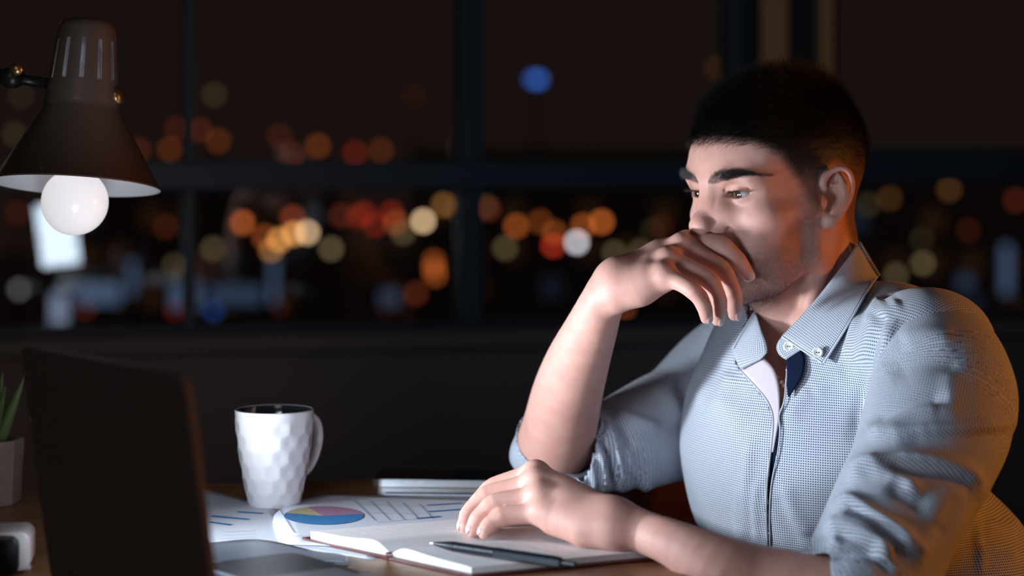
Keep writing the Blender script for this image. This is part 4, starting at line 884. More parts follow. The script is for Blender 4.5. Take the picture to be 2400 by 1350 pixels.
def build_shirt(person, FAB, LIN, NAVY, PIPE, BUT):
    tk = trunk_clay()
    V, Q = surface(tk, *box_of(tk), .0034)
    st = [([(2098, 742), (2078, 800), (2064, 862), (2047, 935), (2030, 1000)], .0075, .010), ([(2070, 770), (2046, 850), (2022, 940), (2000, 1040)], -.0045, .009),
          ([(2052, 745), (2035, 790), (2020, 850)], .0040, .007), ([(2010, 730), (2000, 800), (1985, 840)], .0035, .007),
          ([(2062, 692), (2050, 720), (2040, 760)], .0030, .006), ([(2105, 700), (2080, 720), (2066, 745)], .0035, .009), ([(2090, 685), (2083, 700), (2072, 716)], -.0025, .007),
          ([(1985, 870), (1940, 890), (1900, 920)], .0025, .010), ([(1900, 905), (1870, 940), (1845, 990)], .0018, .009),
          ([(1640, 900), (1700, 960), (1760, 990)], .0030, .016), ([(1720, 870), (1700, 920), (1690, 960)], .0030, .010), ([(1690, 840), (1672, 900), (1668, 950)], -.0025, .010),
          ([(1765, 1020), (1755, 1090), (1748, 1180), (1742, 1290)], .0026, .006), ([(1735, 1130), (1728, 1200), (1735, 1290)], .0024, .005), ([(1780, 1120), (1772, 1200), (1776, 1280)], .0022, .005),
          ([(1840, 1130), (1860, 1200), (1900, 1260)], .0028, .009), ([(1820, 1150), (1850, 1230), (1880, 1290)], -.0022, .009), ([(1880, 1235), (1920, 1248), (1960, 1262)], .0022, .006),
          ([(2290, 1250), (2330, 1235), (2390, 1240)], .0025, .008), ([(2285, 1300), (2330, 1290), (2390, 1300)], .0025, .008), ([(2283, 1200), (2290, 1280), (2300, 1350)], .0022, .005)]
    V = folds(V, Q, st, .0011, 3)
    xy = to_px(V[Q].mean(1)); dep = V[Q].mean(1)[:, 1]; N = normals(V, Q)[Q].mean(1)
    hole = E_R+E_L[::-1]+[(1880, 800), (1960, 700), (2030, 640), (2010, 540), (1700, 540), (1752, 745), (1722, 800), (1722, 845)]
    cut = inside(hole, xy) & ((N[:, 1] < .1) | (xy[:, 1] < 800)) | ((np.linalg.norm((V[Q].mean(1)-NECK-[-.004, 0, .03])*[1, 1, .6], axis=1) < .052))
    q = V-TC; u = np.arctan2(q @ TL/.18, q @ TF/.12)*.155; w = np.clip((V[:, 2]-.85)/.07, 0, 1); w = w*w*(3-2*w); u = u*(1-w)+(q @ TL)*1.02*w
    v = np.where(V[:, 2] < .87, V[:, 2], .87+.085*np.arctan2(V[:, 2]-.87, q @ TF+.0))
    Vk, Qk, used = submesh(V, Q, ~cut)
    o = mesh_obj('shirt', Vk, Qk, FAB, person); weave_attr(o, u[used], v[used])
    md = o.modifiers.new('thickness', 'SOLIDIFY'); md.thickness = .0014; md.offset = -1
    dp = lambda px, py: depth_at(tk, px, py)
    def on(pts, n, off):
        S = spline(pts, n); Y = dp(S[:, 0], S[:, 1])-off; return np.stack([(S[:, 0]-1200)*Y/F, Y, CAMZ-(S[:, 1]-HZ)*Y/F], 1)
    seam('placket_edge', on(E_R, 60, .0030), PIPE, o, .0011); seam('placket_edge', on(E_L, 60, .0018), FAB, o, .0008)
    # facings seen in the open neck
    patch('placket_facing', [(1738, 868), (1772, 906), (1797, 938), (1810, 968), (1812, 1000), (1808, 1060)], [(1784, 836), (1812, 862), (1824, 900), (1827, 945), (1824, 990), (1812, 1060)], 20, 8, dp, LIN, o, off=.0020)
    patch('placket_facing', [(1800, 1010), (1803, 1060), (1795, 1130), (1793, 1200), (1796, 1300), (1800, 1400)], [(1832, 990), (1830, 1060), (1815, 1130), (1811, 1200), (1812, 1300), (1812, 1400)], 20, 6, dp, NAVY, o, off=-.005)
    patch('placket_lining', [(1842, 846), (1846, 880), (1845, 905), (1847, 928)], [(1878, 818), (1886, 840), (1880, 880), (1849, 930)], 12, 8, dp, NAVY, o, off=.0035)
    # collar, his left side: stand, leaf, buttons
    neckp = Clay(); neckp.ops = list(tk.ops); neckp.chain([W(1905, 900, 2.17), W(1915, 700, 2.195), W(1930, 560, 2.215)], [.062, .057, .055], k=.02)
    dn = lambda px, py: depth_at(neckp, px, py)
    st_, _ = patch('collar_stand', [(1833, 790), (1824, 803), (1821, 818), (1828, 833), (1842, 843)], [(1900, 742), (1902, 770), (1900, 790), (1896, 800), (1885, 815)], 14, 12, dn, FAB, o, off=.0065)
    lf, LP = patch('collar_leaf', [(1833, 789), (1868, 752), (1915, 700), (1962, 640), (1992, 598), (2008, 574)], [(1929, 852), (1955, 812), (1990, 756), (2022, 700), (2046, 662), (2057, 646)], 26, 16, dn, FAB, o, off=.011, bulge=.006)
    seam('collar_edge', LP[:, 0]+[0, -.0012, 0], FAB, lf, .0011); seam('collar_edge', LP[-1]+[0, -.0012, 0], FAB, lf, .0011)
    # back of the collar, round the nape to his right side
    cx = np.array([.306, 2.205]); R = []
    p0, p1 = LP[0, -1], LP[-1, -1]
    rt0 = W(1768, 736, 2.135); rt1 = W(1764, 744, 2.15)
    for k in range(15):
        t = k/14*.86; cx = np.array([.302, p0[1]-.006]); a0 = math.atan2(p0[1]-cx[1], p0[0]-cx[0]); a1 = math.atan2(rt0[1]-cx[1], rt0[0]-cx[0])
        if a1 < a0: a1 += 2*math.pi
        a = a0+(a1-a0)*t; r1 = np.linalg.norm(p1[:2]-cx)*(1-t)+np.linalg.norm(rt1[:2]-cx)*t; r0 = np.linalg.norm(p0[:2]-cx)*(1-t)+np.linalg.norm(rt0[:2]-cx)*t; zt = p0[2]*(1-t)+rt0[2]*t; zb = p1[2]*(1-t)+rt1[2]*t
        top = np.array([cx[0]+r0*math.cos(a), cx[1]+r0*math.sin(a), zt]); bot = np.array([cx[0]+r1*math.cos(a), cx[1]+r1*math.sin(a), zb])
        R += [top, top+[.004*math.cos(a), .004*math.sin(a), .002], bot]
    bo = mesh_obj('collar_back', np.array(R), [(i*3+j, (i+1)*3+j, (i+1)*3+j+1, i*3+j+1) for i in range(14) for j in range(2)], FAB, o)
    R = np.array(R); weave_attr(bo, np.arctan2(R[:, 1]-cx[1], R[:, 0]-cx[0])*.06, R[:, 2]); bo.modifiers.new('t', 'SOLIDIFY').thickness = .0015
    # collar, his right side, standing open
    cr, CP = patch('collar_leaf', [(1769, 734), (1748, 768), (1730, 798), (1719, 820), (1722, 836), (1736, 866)], [(1772, 736), (1786, 776), (1796, 800), (1800, 822), (1794, 832), (1784, 842)], 18, 10, dn, FAB, o, off=.008, bulge=.003)
    seam('collar_edge', np.vstack([on([(1769, 733), (1748, 767), (1729, 798), (1718, 819)], 20, .0105)]), PIPE, cr, .0018)
    def button(px, py, Y, parent):
        Vb, qb = lathe([(0.0001, .0010), (.0022, .0010), (.0032, .0014), (.0044, .0021), (.0052, .0016), (.0052, .0), (.0001, 0)], 28)
        c = W(px, py, Y); nrm = Vector((-.35, -.93, .12)); Mr = np.array(nrm.to_track_quat('Z', 'Y').to_matrix())
        b = mesh_obj('button', Vb @ Mr.T+c, qb, BUT, parent)
        for s in (-1, 1):
            Vt, qt = lathe([(.0001, .0013), (.0006, .0013), (.0007, .0009)], 10); mesh_obj('buttonhole', Vt @ Mr.T+c+Mr @ np.array([.0011*s, 0, 0]), qt, NAVY, b)
    button(1849, 812, float(depth_at(neckp, np.array([1849.]), np.array([812.]))[0])-.0085, o)
    button(1917, 826, float(LP[-3, 1, 1])-.0030, o)
    # sleeves
    s1 = [([(2029, 1018), (2080, 990), (2141, 962), (2221, 954)], .0055, .008), ([(2035, 1000), (2090, 968), (2150, 944), (2225, 935)], -.0050, .008), ([(2040, 1018), (2150, 1008), (2260, 1004), (2377, 994)], .0045, .007), ([(2100, 1028), (2200, 1026), (2300, 1022), (2377, 1010)], -.0035, .010),
          ([(1989, 1090), (2098, 1077), (2170, 1078), (2243, 1097), (2275, 1115), (2290, 1140), (2292, 1175)], .0068, .0085), ([(2060, 1100), (2120, 1100), (2200, 1112), (2250, 1135), (2270, 1170)], -.0050, .009), ([(1985, 1130), (2032, 1098), (2083, 1108), (2134, 1137), (2160, 1165)], .0062, .008), ([(2090, 1125), (2120, 1160), (2180, 1190)], -.0045, .009),
          ([(1949, 1199), (1978, 1182), (2003, 1177), (2043, 1206), (2098, 1238), (2140, 1280), (2160, 1330)], .0075, .008), ([(1990, 1196), (2030, 1212), (2060, 1232), (2110, 1268)], -.0065, .006), ([(1947, 1228), (1989, 1220), (2043, 1235), (2105, 1262), (2130, 1310)], .0062, .007), ([(1934, 1252), (1970, 1240), (2040, 1262), (2100, 1300)], .0070, .007), ([(1960, 1262), (2000, 1268), (2060, 1290)], -.0060, .006), ([(1936, 1285), (1985, 1272), (2050, 1288), (2090, 1325)], .0060, .007),
          ([(1930, 1300), (2000, 1292), (2045, 1300), (2090, 1345)], -.0065, .0055), ([(2080, 880), (2130, 850), (2190, 845), (2260, 870)], -.0030, .014), ([(2110, 800), (2160, 786), (2240, 790)], .0025, .010), ([(2225, 860), (2228, 930), (2224, 990)], .0022, .010), ([(2180, 1240), (2220, 1180), (2270, 1120)], .0035, .012), ([(2150, 1300), (2200, 1240)], .0030, .010), ([(2240, 1150), (2220, 1200), (2180, 1280)], -.0030, .010)]
    Vs, Qs, s, a, r = build_sleeve(LS_AX, None, None, s1, 5)
    cl = np.linalg.norm(LS_AX[-1, :3]-LS_AX[-2, :3]); Ltot = np.r_[0, np.cumsum(np.linalg.norm(np.diff(LS_AX[:, :3], axis=0), axis=1))][-1]
    cc = W(1942, 1411, 1.838); cd = WW(L_ARM)[3]-WW(L_ARM)[1]; cd /= np.linalg.norm(cd); cd = cd+np.array([0, 0, .12]); cd /= np.linalg.norm(cd)
    P = Vs[Qs].mean(1); sq = s[Qs].mean(1); keep = (sq < bend_at(LS_AX, W(1946, 1414, 1.838))) | (to_px(P)[:, 1] < 1296)
    Vk, Qk, us = submesh(Vs, Qs, keep); ol = mesh_obj('sleeve', Vk, Qk, FAB, person); weave_attr(ol, (a*.06)[us], s[us]); ol.modifiers.new('t', 'SOLIDIFY').thickness = .0014
    cuff(ol, cc, cd, .0418, FAB, [.0445, .0015, .0])
    s2 = [([(1408, 975), (1440, 1040), (1462, 1150)], .0055, .006), ([(1420, 962), (1462, 1010), (1490, 1080), (1500, 1160)], -.0045, .008), ([(1396, 1035), (1415, 1090), (1420, 1150)], .0050, .006), ([(1405, 1010), (1428, 1070), (1440, 1150)], -.0045, .005), ([(1378, 1065), (1390, 1110), (1392, 1150)], .0045, .005), ([(1352, 1085), (1362, 1120), (1362, 1150)], .0040, .005),
          ([(1330, 1100), (1335, 1130)], .0035, .005), ([(1430, 965), (1490, 985), (1550, 1005)], .0035, .008), ([(1600, 880), (1610, 960), (1612, 1040)], -.0035, .010), ([(1475, 1040), (1490, 1100), (1520, 1150)], .0050, .008), ([(1530, 900), (1570, 930), (1610, 990)], .0030, .012)]
    Vs, Qs, s, a, r = build_sleeve(RS_AX, None, None, s2, 9, True)
    cc = W(1310, 1038, 2.256); cd = WW(R_ARM)[3]-WW(R_ARM)[0]; cd /= np.linalg.norm(cd)
    P = Vs[Qs].mean(1); sq = s[Qs].mean(1); rise = np.clip(to_px(P)[:, 0]-1372, 0, 200)/2200*2.3; keep = (((P-cc) @ cd) < .004+rise) | (to_px(P)[:, 0] > 1470)
    Vk, Qk, us = submesh(Vs, Qs, keep); orr = mesh_obj('sleeve', Vk, Qk, FAB, person); weave_attr(orr, (a*.05)[us], s[us]); orr.modifiers.new('t', 'SOLIDIFY').thickness = .0014
    cuff(orr, cc-cd*.004, cd, .0440, FAB, None)
    return o
def cuff(parent, c, d, r, m, _, turns=3):
    """Rolled cuff: a flattened roll of cloth round the arm."""
    d = np.array(d)/np.linalg.norm(d); e = np.cross(d, [0, 0, 1.0]); e /= np.linalg.norm(e); f = np.cross(d, e); n, k = 72, 14; V = []; U = []; rg = np.random.default_rng(4)
    for i in range(n):
        a = 2*np.pi*i/n; wob = 1+.025*math.sin(3*a+1)+.018*math.sin(7*a+2)
        rad = np.cos(a)*e+np.sin(a)*f
        for j in range(k):
            b = 2*np.pi*j/k; V.append(c+rad*(r*wob+.0042*math.cos(b))+d*(-.012+.016*math.sin(b)+.002*math.sin(5*a))); U.append((a*r, .016*math.sin(b)))
    q = [(i*k+j, ((i+1) % n)*k+j, ((i+1) % n)*k+(j+1) % k, i*k+(j+1) % k) for i in range(n) for j in range(k)]
    o = mesh_obj('rolled_cuff', np.array(V), q, m, parent); U = np.array(U); weave_attr(o, U[:, 0], U[:, 1]); return o
def fabric(name='shirt_cloth'):
    m = bpy.data.materials.new(name); m.use_nodes = True; nt = m.node_tree; b = nt.nodes['Principled BSDF']; L = nt.links.new
    at = nt.nodes.new('ShaderNodeAttribute'); at.attribute_name = 'weave'
    sp = nt.nodes.new('ShaderNodeSeparateXYZ'); L(at.outputs['Vector'], sp.inputs[0])
    def mth(op, x, y=None):
        n = nt.nodes.new('ShaderNodeMath'); n.operation = op
        for i, w in enumerate((x, y)):
            if w is None: continue
            if hasattr(w, 'is_linked') or hasattr(w, 'links'): L(w, n.inputs[i])
            else: n.inputs[i].default_value = w
        return n.outputs[0]
    pit = 1/.00235
    fx = mth('ABSOLUTE', mth('SUBTRACT', mth('FRACT', mth('MULTIPLY', sp.outputs[0], pit)), .5)); fy = mth('ABSOLUTE', mth('SUBTRACT', mth('FRACT', mth('MULTIPLY', sp.outputs[1], pit)), .5))
    d = mth('ADD', mth('POWER', mth('DIVIDE', fx, .33), 2.0), mth('POWER', mth('DIVIDE', fy, .26), 2.0))
    mr = nt.nodes.new('ShaderNodeMapRange'); mr.interpolation_type = 'SMOOTHSTEP'; mr.inputs[1].default_value = .55; mr.inputs[2].default_value = 1.35; L(d, mr.inputs[0])
    mx = nt.nodes.new('ShaderNodeMix'); mx.data_type = 'RGBA'; L(mr.outputs[0], mx.inputs[0]); mx.inputs[6].default_value = (.035, .045, .10, 1); mx.inputs[7].default_value = (.56, .60, .68, 1)
    L(mx.outputs[2], b.inputs['Base Color']); b.inputs['Roughness'].default_value = .85; b.inputs['Specular IOR Level'].default_value = .25
    b.inputs['Sheen Weight'].default_value = .15
    bp = nt.nodes.new('ShaderNodeBump'); bp.inputs['Strength'].default_value = .25; bp.inputs['Distance'].default_value = .0004; L(mr.outputs[0], bp.inputs['Height']); L(bp.outputs['Normal'], b.inputs['Normal'])
    return m
# ---------------------------------------------------------------- skin colouring, hair, eyes, nails
def band(v, a, b): t = np.clip((v-a)/(b-a), 0, 1); return t*t*(3-2*t)
def in_poly(poly, u, v): return inside(poly, np.c_[u, v])
HAIR_EDGE = [(.12, .081), (.086, .081), (.066, .075), (.052, .064), (.040, .048), (.030, .032), (.024, .016), (.021, .002), (.012, -.004), (.009, .012), (.004, .034), (-.010, .045), (-.026, .040), (-.034, .018), (-.036, -.010), (-.046, -.045), (-.058, -.068), (-.13, -.078), (-.16, .2), (.12, .2)]
BEARD_EDGE = [(.13, -.024), (.100, -.024), (.086, -.034), (.070, -.036), (.052, -.022), (.036, -.002), (.026, .010), (.021, .012), (.010, .006), (.008, -.020), (.012, -.050), (.035, -.075), (.040, -.105), (.13, -.105)]
def masks(L):
    x, y, z = np.abs(L[:, 0]), L[:, 1], L[:, 2]
    def soft(poly, s):
        acc = np.zeros(len(L)); k = 0
        for dy in (-s, 0, s):
            for dz in (-s, 0, s): acc += in_poly(poly, y+dy, z+dz); k += 1
        return acc/k
    ear = _ear(L) < .0022; hair = soft(HAIR_EDGE, .004)*~ear
    beard = soft(BEARD_EDGE, .007)*band(y, -.005, .015)*~ear
    c = np.interp(x, [.008, .014, .022, .034, .044, .052, .060], [.0385, .0405, .0430, .0460, .0470, .0455, .0415]); hh = np.interp(x, [.008, .013, .021, .034, .045, .056], [.0010, .0038, .0047, .0043, .0032, .0006])
    brow = band(hh-np.abs(z-c), -.0012, .0010)*((x > .0075) & (x < .0605) & (y > .05))
    lip = band(.0095-np.abs(z+.0425), 0, .003)*band(.023-x, 0, .004)*(y > .09)
    return hair, beard, brow, lip
def skin_material():
    m = bpy.data.materials.new('skin'); m.use_nodes = True; nt = m.node_tree; b = nt.nodes['Principled BSDF']; L = nt.links.new
    at = nt.nodes.new('ShaderNodeAttribute'); at.attribute_name = 'tone'; tc = nt.nodes.new('ShaderNodeTexCoord')
    n1 = nt.nodes.new('ShaderNodeTexNoise'); n1.inputs['Scale'].default_value = 55; n1.inputs['Detail'].default_value = 5; L(tc.outputs['Object'], n1.inputs['Vector'])
    n2 = nt.nodes.new('ShaderNodeTexNoise'); n2.inputs['Scale'].default_value = 900; n2.inputs['Detail'].default_value = 3; L(tc.outputs['Object'], n2.inputs['Vector'])
    hs = nt.nodes.new('ShaderNodeMix'); hs.data_type = 'RGBA'; hs.blend_type = 'OVERLAY'; hs.inputs[0].default_value = .22; L(at.outputs['Color'], hs.inputs[6]); L(n1.outputs['Fac'], hs.inputs[7]); L(hs.outputs[2], b.inputs['Base Color'])
    b.inputs['Roughness'].default_value = .52; b.inputs['Specular IOR Level'].default_value = .32
    b.inputs['Subsurface Weight'].default_value = .30; b.inputs['Subsurface Radius'].default_value = (1, .32, .18); b.inputs['Subsurface Scale'].default_value = .005
    bp = nt.nodes.new('ShaderNodeBump'); bp.inputs['Strength'].default_value = .22; bp.inputs['Distance'].default_value = .0006; L(n2.outputs['Fac'], bp.inputs['Height']); L(bp.outputs['Normal'], b.inputs['Normal'])
    return m
def tint_body(o, V, nh):
    """Skin tone per vertex; the first nh vertices are the head and neck."""
    base = np.array([.63, .335, .272]); col = np.tile(base, (len(V), 1)); Lc = w2h(V[:nh]); hair, beard, brow, lip = masks(Lc); x, y, z = np.abs(Lc[:, 0]), Lc[:, 1], Lc[:, 2]
    red = np.exp(-((Lc-[0, .105, -.008])**2).sum(1)/.022**2)*.55+np.exp(-((np.c_[x, y, z]-[.045, .07, -.018])**2).sum(1)/.028**2)*.30+band(x, .074, .082)*.45
    c = col[:nh]; c = c*(1-red[:, None])+np.array([.58, .27, .215])*red[:, None]
    lm = lip[:, None]*.8; c = c*(1-lm)+np.array([.36, .13, .11])*lm
    bd = beard[:, None]*.55; c = c*(1-bd)+np.array([.150, .088, .078])*bd
    eyes = np.exp(-((np.c_[x, y, z]-[.0325, .084, .021])**2).sum(1)/.013**2)[:, None]*.22; c = c*(1-eyes)+np.array([.33, .15, .12])*eyes
    h = np.maximum(hair*(.66+.32*band(z, .022, .062)), brow*.7)[:, None]; c = c*(1-h)+np.array([.013, .010, .009])*h
    col[:nh] = c
    a = o.data.color_attributes.new('tone', 'FLOAT_COLOR', 'POINT'); a.data.foreach_set('color', np.c_[col, np.ones(len(V))].astype(np.float32).ravel())
    for k, (f, px) in enumerate(((R_FING, 0), (L_FING, 0))): pass
    return hair, beard, brow
def strands(name, root, dirs, length, parent, m, rad=.00004, pts=4, curl=0.0, label=None):
    """Hair fibres as a curves object: each from its root along dirs, bent a little."""
    n = len(root); cv = bpy.data.hair_curves.new(name); cv.add_curves([pts]*n)
    t = np.linspace(0, 1, pts)[None, :, None]; bend = RNG.normal(size=(n, 1, 3))*curl
    P = root[:, None, :]+dirs[:, None, :]*(length[:, None, None]*t)+bend*(length[:, None, None]*t*t)
    cv.position_data.foreach_set('vector', P.astype(np.float32).ravel()) if hasattr(cv, 'position_data') else cv.attributes['position'].data.foreach_set('vector', P.astype(np.float32).ravel())
    ra = cv.attributes.get('radius') or cv.attributes.new('radius', 'FLOAT', 'POINT')
    ra.data.foreach_set('value', (np.broadcast_to(rad*(1-.75*t[..., 0]), (n, pts))).astype(np.float32).ravel())
    cv.materials.append(m); o = link(bpy.data.objects.new(name, cv), parent); o['kind'] = 'stuff'
    return o
def build_person():
    p = empty('person', (TC[0]+.10, TC[1]+.06, 0), 'young man in a pale dotted shirt resting his chin on one hand', 'person')
    off = np.array(p.location)
    V, Q = body_mesh(); nh = body_mesh.nh
    sk = skin_material(); body = mesh_obj('body', V-off, Q, sk, p)
    hair, beard, brow = tint_body(body, V, nh)
    inv = Matrix.Translation(-Vector(off))
    FAB = fabric(); before = set(o.name for o in bpy.data.objects)
    build_shirt(p, FAB, mat('facing_cloth', (.62, .54, .57), .85), mat('navy_cloth', (.0035, .009, .032), .9, .15), mat('piping_cloth', (.50, .52, .58), .8), mat('shirt_button', (.78, .78, .76), .25))
    for o in list(bpy.data.objects):           # clothes were laid out in room space
        if o.name not in before and o.parent == p: o.location = -Vector(off)
    # ---- hair, rooted on the head
    Vh = V[:nh]; Lh = w2h(Vh); Qh = Q[(Q < nh).all(1)]; N = normals(Vh, Qh); NL = N @ HR
    hm = mat('dark_hair', (.013, .012, .012), .32, .5); bmh = mat('beard_hair', (.030, .020, .016), .45, .4)
    def pick(w, n):
        i = RNG.choice(len(w), n, p=w/w.sum()); r = RNG.normal(size=(n, 3))*.0006; r -= N[i]*(r*N[i]).sum(1)[:, None]; return i, Vh[i]+r-N[i]*.0003
    z = Lh[:, 2]
    top = hair*band(z+.12*np.clip(Lh[:, 1]-.03, 0, 1), .058, .082)
    i, R = pick(top, 34000); L = .0105+.0165*band(Lh[i, 2], .085, .120)*(1-.35*band(Lh[i, 1], .045, .08))+RNG.normal(size=len(i))*.0016
    fw = np.array([0, .75, -.05])+RNG.normal(size=(len(i), 3))*.12; fw -= NL[i]*(fw*NL[i]).sum(1)[:, None]; fw /= np.linalg.norm(fw, axis=1)[:, None]; d = NL[i]*(.62-.20*band(Lh[i, 1], .03, .08))[:, None]+fw*.8; d /= np.linalg.norm(d, axis=1)[:, None]
    strands('hair', R-off, d @ HR.T, np.clip(L, .004, .03), p, hm, .000085, 5, .14)
    side = hair*(1-band(z, .060, .085))*(.35+.65*band(z, -.02, .045)); i, R = pick(side, 26000)
    d = NL[i]*.75+np.array([0, -.20, -.55])+RNG.normal(size=(len(i), 3))*.2; d /= np.linalg.norm(d, axis=1)[:, None]
    L = .0012+.0085*band(Lh[i, 2], .012, .075)*RNG.uniform(.7, 1.1, len(i)); strands('hair', R-off, d @ HR.T, L, p, hm, .000042, 3, .1)
    i, R = pick(beard*(.5+.5*band(-Lh[:, 2], .02, .06)), 20000); d = NL[i]*.7+np.array([0, .1, -.6])+RNG.normal(size=(len(i), 3))*.25; d /= np.linalg.norm(d, axis=1)[:, None]
    strands('beard', R-off, d @ HR.T, RNG.uniform(.0010, .0026, len(i)), p, bmh, .00005, 3, .1)
    for sgn in (-1, 1):
        i, R = pick(brow*(.35+.65*band(np.abs(Lh[:, 0]), .009, .018))*(Lh[:, 0]*sgn > 0), 1400); xx = np.abs(Lh[i, 0]); t = band(xx, .010, .05)
        d = NL[i]*.35+np.c_[sgn*(.35+.75*t), -.15*np.ones(len(i)), .75-1.0*t]+RNG.normal(size=(len(i), 3))*.12; d /= np.linalg.norm(d, axis=1)[:, None]
        strands('eyebrow', R-off, d @ HR.T, RNG.uniform(.0045, .0085, len(i)), p, hm, .00007, 4, .1)
        # lashes along the lids
        for nm, n, up in (('upper_lashes', 240, 1), ('lower_lashes', 45, -1)):
            t = np.sort(RNG.uniform(-.9, .97, n)); q = 1-t*t
            zz = (.0026*q**.6-.0004+.0008*t) if up > 0 else (-.0043*q**.75-.0004+.0008*t); xx = .0318+.0146*t-EYE[0]
            r2 = .0136**2-xx**2-zz**2; Pt = np.c_[sgn*(xx+EYE[0]), EYE[1]+np.sqrt(np.maximum(r2, 1e-8)), EYE[2]+zz]
            d = np.c_[sgn*(.25+.5*t), 1.0*np.ones(n), np.full(n, .10 if up > 0 else -.45)]+RNG.normal(size=(n, 3))*.10; d /= np.linalg.norm(d, axis=1)[:, None]
            strands(nm, h2w(Pt)-off, d @ HR.T, RNG.uniform(.006, .009, n)*(1 if up > 0 else .5), p, hm, .00008 if up > 0 else .00004, 4, .12)
    # forearm hairs
    Va = V[nh:body_mesh.na]; Na = normals(V, Q)[nh:body_mesh.na]; xy = to_px(Va)
    for lo_, hi_, ax in ((0, body_mesh.nr-nh, WW(R_ARM)), (body_mesh.nr-nh, body_mesh.na-nh, WW(L_ARM))):
        A, B = ax[-1], ax[1]; t = ((Va[lo_:hi_]-A) @ (B-A))/((B-A) @ (B-A)); w = (t > -.16)*(t < .95)*(.25+.75*(Na[lo_:hi_] @ np.array([-.2, -.1, .9]) > -.2)); i = RNG.choice(hi_-lo_, 900, p=w/w.sum())+lo_
        d = Na[i]*.35+(A-B)/np.linalg.norm(A-B)*.8+RNG.normal(size=(900, 3))*.3; d /= np.linalg.norm(d, axis=1)[:, None]
        strands('arm_hair', Va[i]-off, d, RNG.uniform(.004, .010, 900), p, bmh, .000022, 4, .2)
    # ---- eyes
    em = bpy.data.materials.new('eye'); em.use_nodes = True; nt = em.node_tree; b = nt.nodes['Principled BSDF']
    tc = nt.nodes.new('ShaderNodeTexCoord'); sp = nt.nodes.new('ShaderNodeSeparateXYZ'); nt.links.new(tc.outputs['Object'], sp.inputs[0])
    mr = nt.nodes.new('ShaderNodeMath'); mr.operation = 'ARCCOSINE'; dv = nt.nodes.new('ShaderNodeMath'); dv.operation = 'DIVIDE'; dv.inputs[1].default_value = .0121; nt.links.new(sp.outputs[2], dv.inputs[0]); dv.use_clamp = True; nt.links.new(dv.outputs[0], mr.inputs[0])
    cr = nt.nodes.new('ShaderNodeValToRGB'); nt.links.new(mr.outputs[0], cr.inputs[0]); E = cr.color_ramp.elements
    E[0].position = .17; E[0].color = (.004, .003, .003, 1); E[1].position = .58; E[1].color = (.42, .40, .40, 1)
    for ps, c in ((.20, (.060, .026, .012, 1)), (.40, (.075, .032, .014, 1)), (.49, (.018, .010, .008, 1)), (.53, (.36, .33, .33, 1))): e = E.new(ps); e.color = c
    nt.links.new(cr.outputs[0], b.inputs['Base Color']); b.inputs['Roughness'].default_value = .05; b.inputs['Coat Weight'].default_value = 1.0; b.inputs['Coat Roughness'].default_value = .02
    ve, qe = lathe([(.0120*math.sin(a)*(1 if a > .55 else 1), .0120*math.cos(a)+.0006*max(0, 1-(a/.5)**2)) for a in np.linspace(.001, math.pi-.001, 40)], 48)
    for s in (-1, 1):
        c = h2w(EYE*[s, 1, 1]); g = np.array([-.30, 1.68, .86])-c; e = mesh_obj('eye', ve*HS, qe, em, p)
        e.location = Vector(c-off); e.rotation_euler = Vector(g).to_track_quat('Z', 'Y').to_euler()
    # ---- nails
    nm = mat('fingernail', (.62, .43, .41), .22, .5, coat=.3)
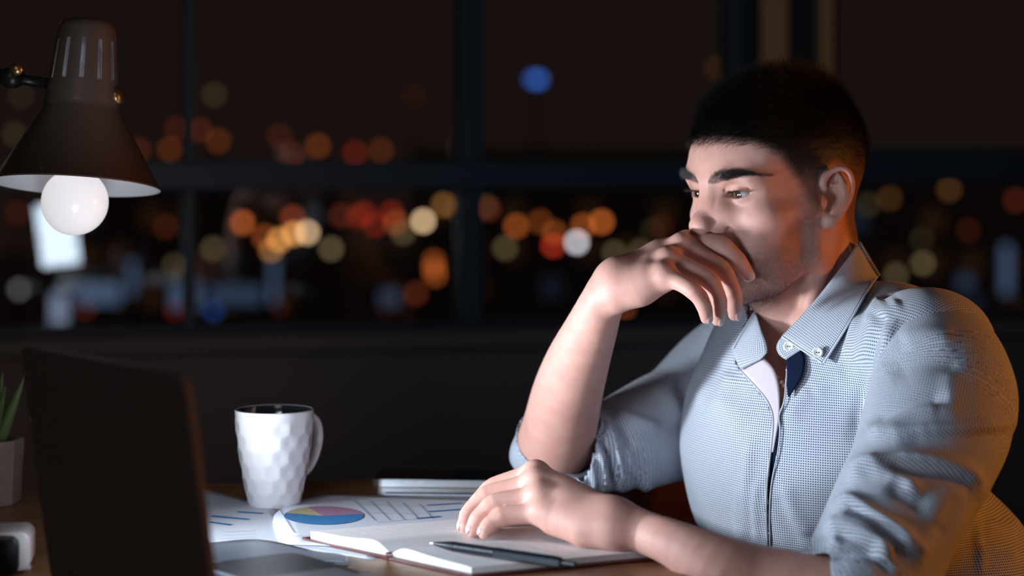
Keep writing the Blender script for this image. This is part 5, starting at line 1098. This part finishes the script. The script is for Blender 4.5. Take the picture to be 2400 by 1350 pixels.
    for fs in (R_FING, L_FING):
        for k, f in fs.items():
            P = WW(f); d = P[4]-P[3]; d /= np.linalg.norm(d); r = f[4][3]; n = P[2]-(P[0]+P[4])/2; n -= d*n.dot(d); n /= np.linalg.norm(n); s = np.cross(d, n)
            vv, qq = lathe([(math.sin(a), math.cos(a)) for a in np.linspace(.001, math.pi-.001, 14)], 20)
            n = n+np.array([.25, -.45, 0]); n -= d*n.dot(d); n /= np.linalg.norm(n); s = np.cross(d, n); c = P[4]-d*r*.12+n*(r*.90); M3 = np.stack([s*.0050*r/.0067, d*.0068*r/.0067, n*.0017], 1); nv = vv @ M3.T
            nv -= n*(((vv[:, 0])**2)*.0016)[:, None]; nv -= n*((np.clip(vv[:, 1], 0, 1)**2)*.0014)[:, None]
            mesh_obj('fingernail', c+nv-off, qq, nm, p)
    return p
# ================================================================ the man takes his seat
MAN = build_person()
def lower_body():
    off = np.array(MAN.location); c = Clay(); pel = np.array([.46, 2.24, .50])
    c.ell(pel, (.17, .13, .13), k=0, R=TR)
    for s in (1, -1):
        hip = pel+TL*.09*s+[0, 0, -.02]; kn = hip+TF*.42+TL*.05*s+[0, 0, .02]; an = kn+[.03, 0, -.42]
        c.chain([hip, kn, an], [.085, .062, .048], k=.04, kin=.02)
    V, Q = surface(c, *box_of(c, .03), .010); mesh_obj('trousers', V-off, Q, mat('dark_red_brown_trousers', (.085, .026, .018), .8, noise=(60, (.06, .018, .013))), MAN)
    for s in (1, -1):
        c = Clay(); a = pel+TL*.14*s+TF*.42+np.array([.03, 0, 0]); a[2] = .05
        c.chain([a+[0, 0, .04], a+TF*.05, a+TF*.17-[0, 0, .012]], [.046, .045, .036], k=0, kin=.02); c.add(lambda P: .0-P[:, 2], (0, 0, 0), 9, .004, 'i')
        V, Q = surface(c, *(a-[.3, .3, .06], a+[.3, .3, .16]), .008); mesh_obj('shoe', V-off, Q, mat('black_leather', (.012, .011, .011), .35), MAN)
    e = empty('stool', (pel[0], pel[1], 0), 'dark wooden stool the man sits on, hidden under him', 'stool'); dk = wood('stool_wood', (.02, .010, .007), (.035, .018, .012), (.05, .027, .018), 0)
    V, q = lathe([(.0001, .33), (.17, .33), (.175, .34), (.17, .365), (.0001, .365)], 40); mesh_obj('seat', V, q, dk, e)
    for k in range(4): t = math.pi/4+k*math.pi/2; V, q = tube([(.13*math.cos(t), .13*math.sin(t), .335), (.17*math.cos(t), .17*math.sin(t), 0)], .016, 10); mesh_obj('leg', V, q, dk, e)
lower_body()
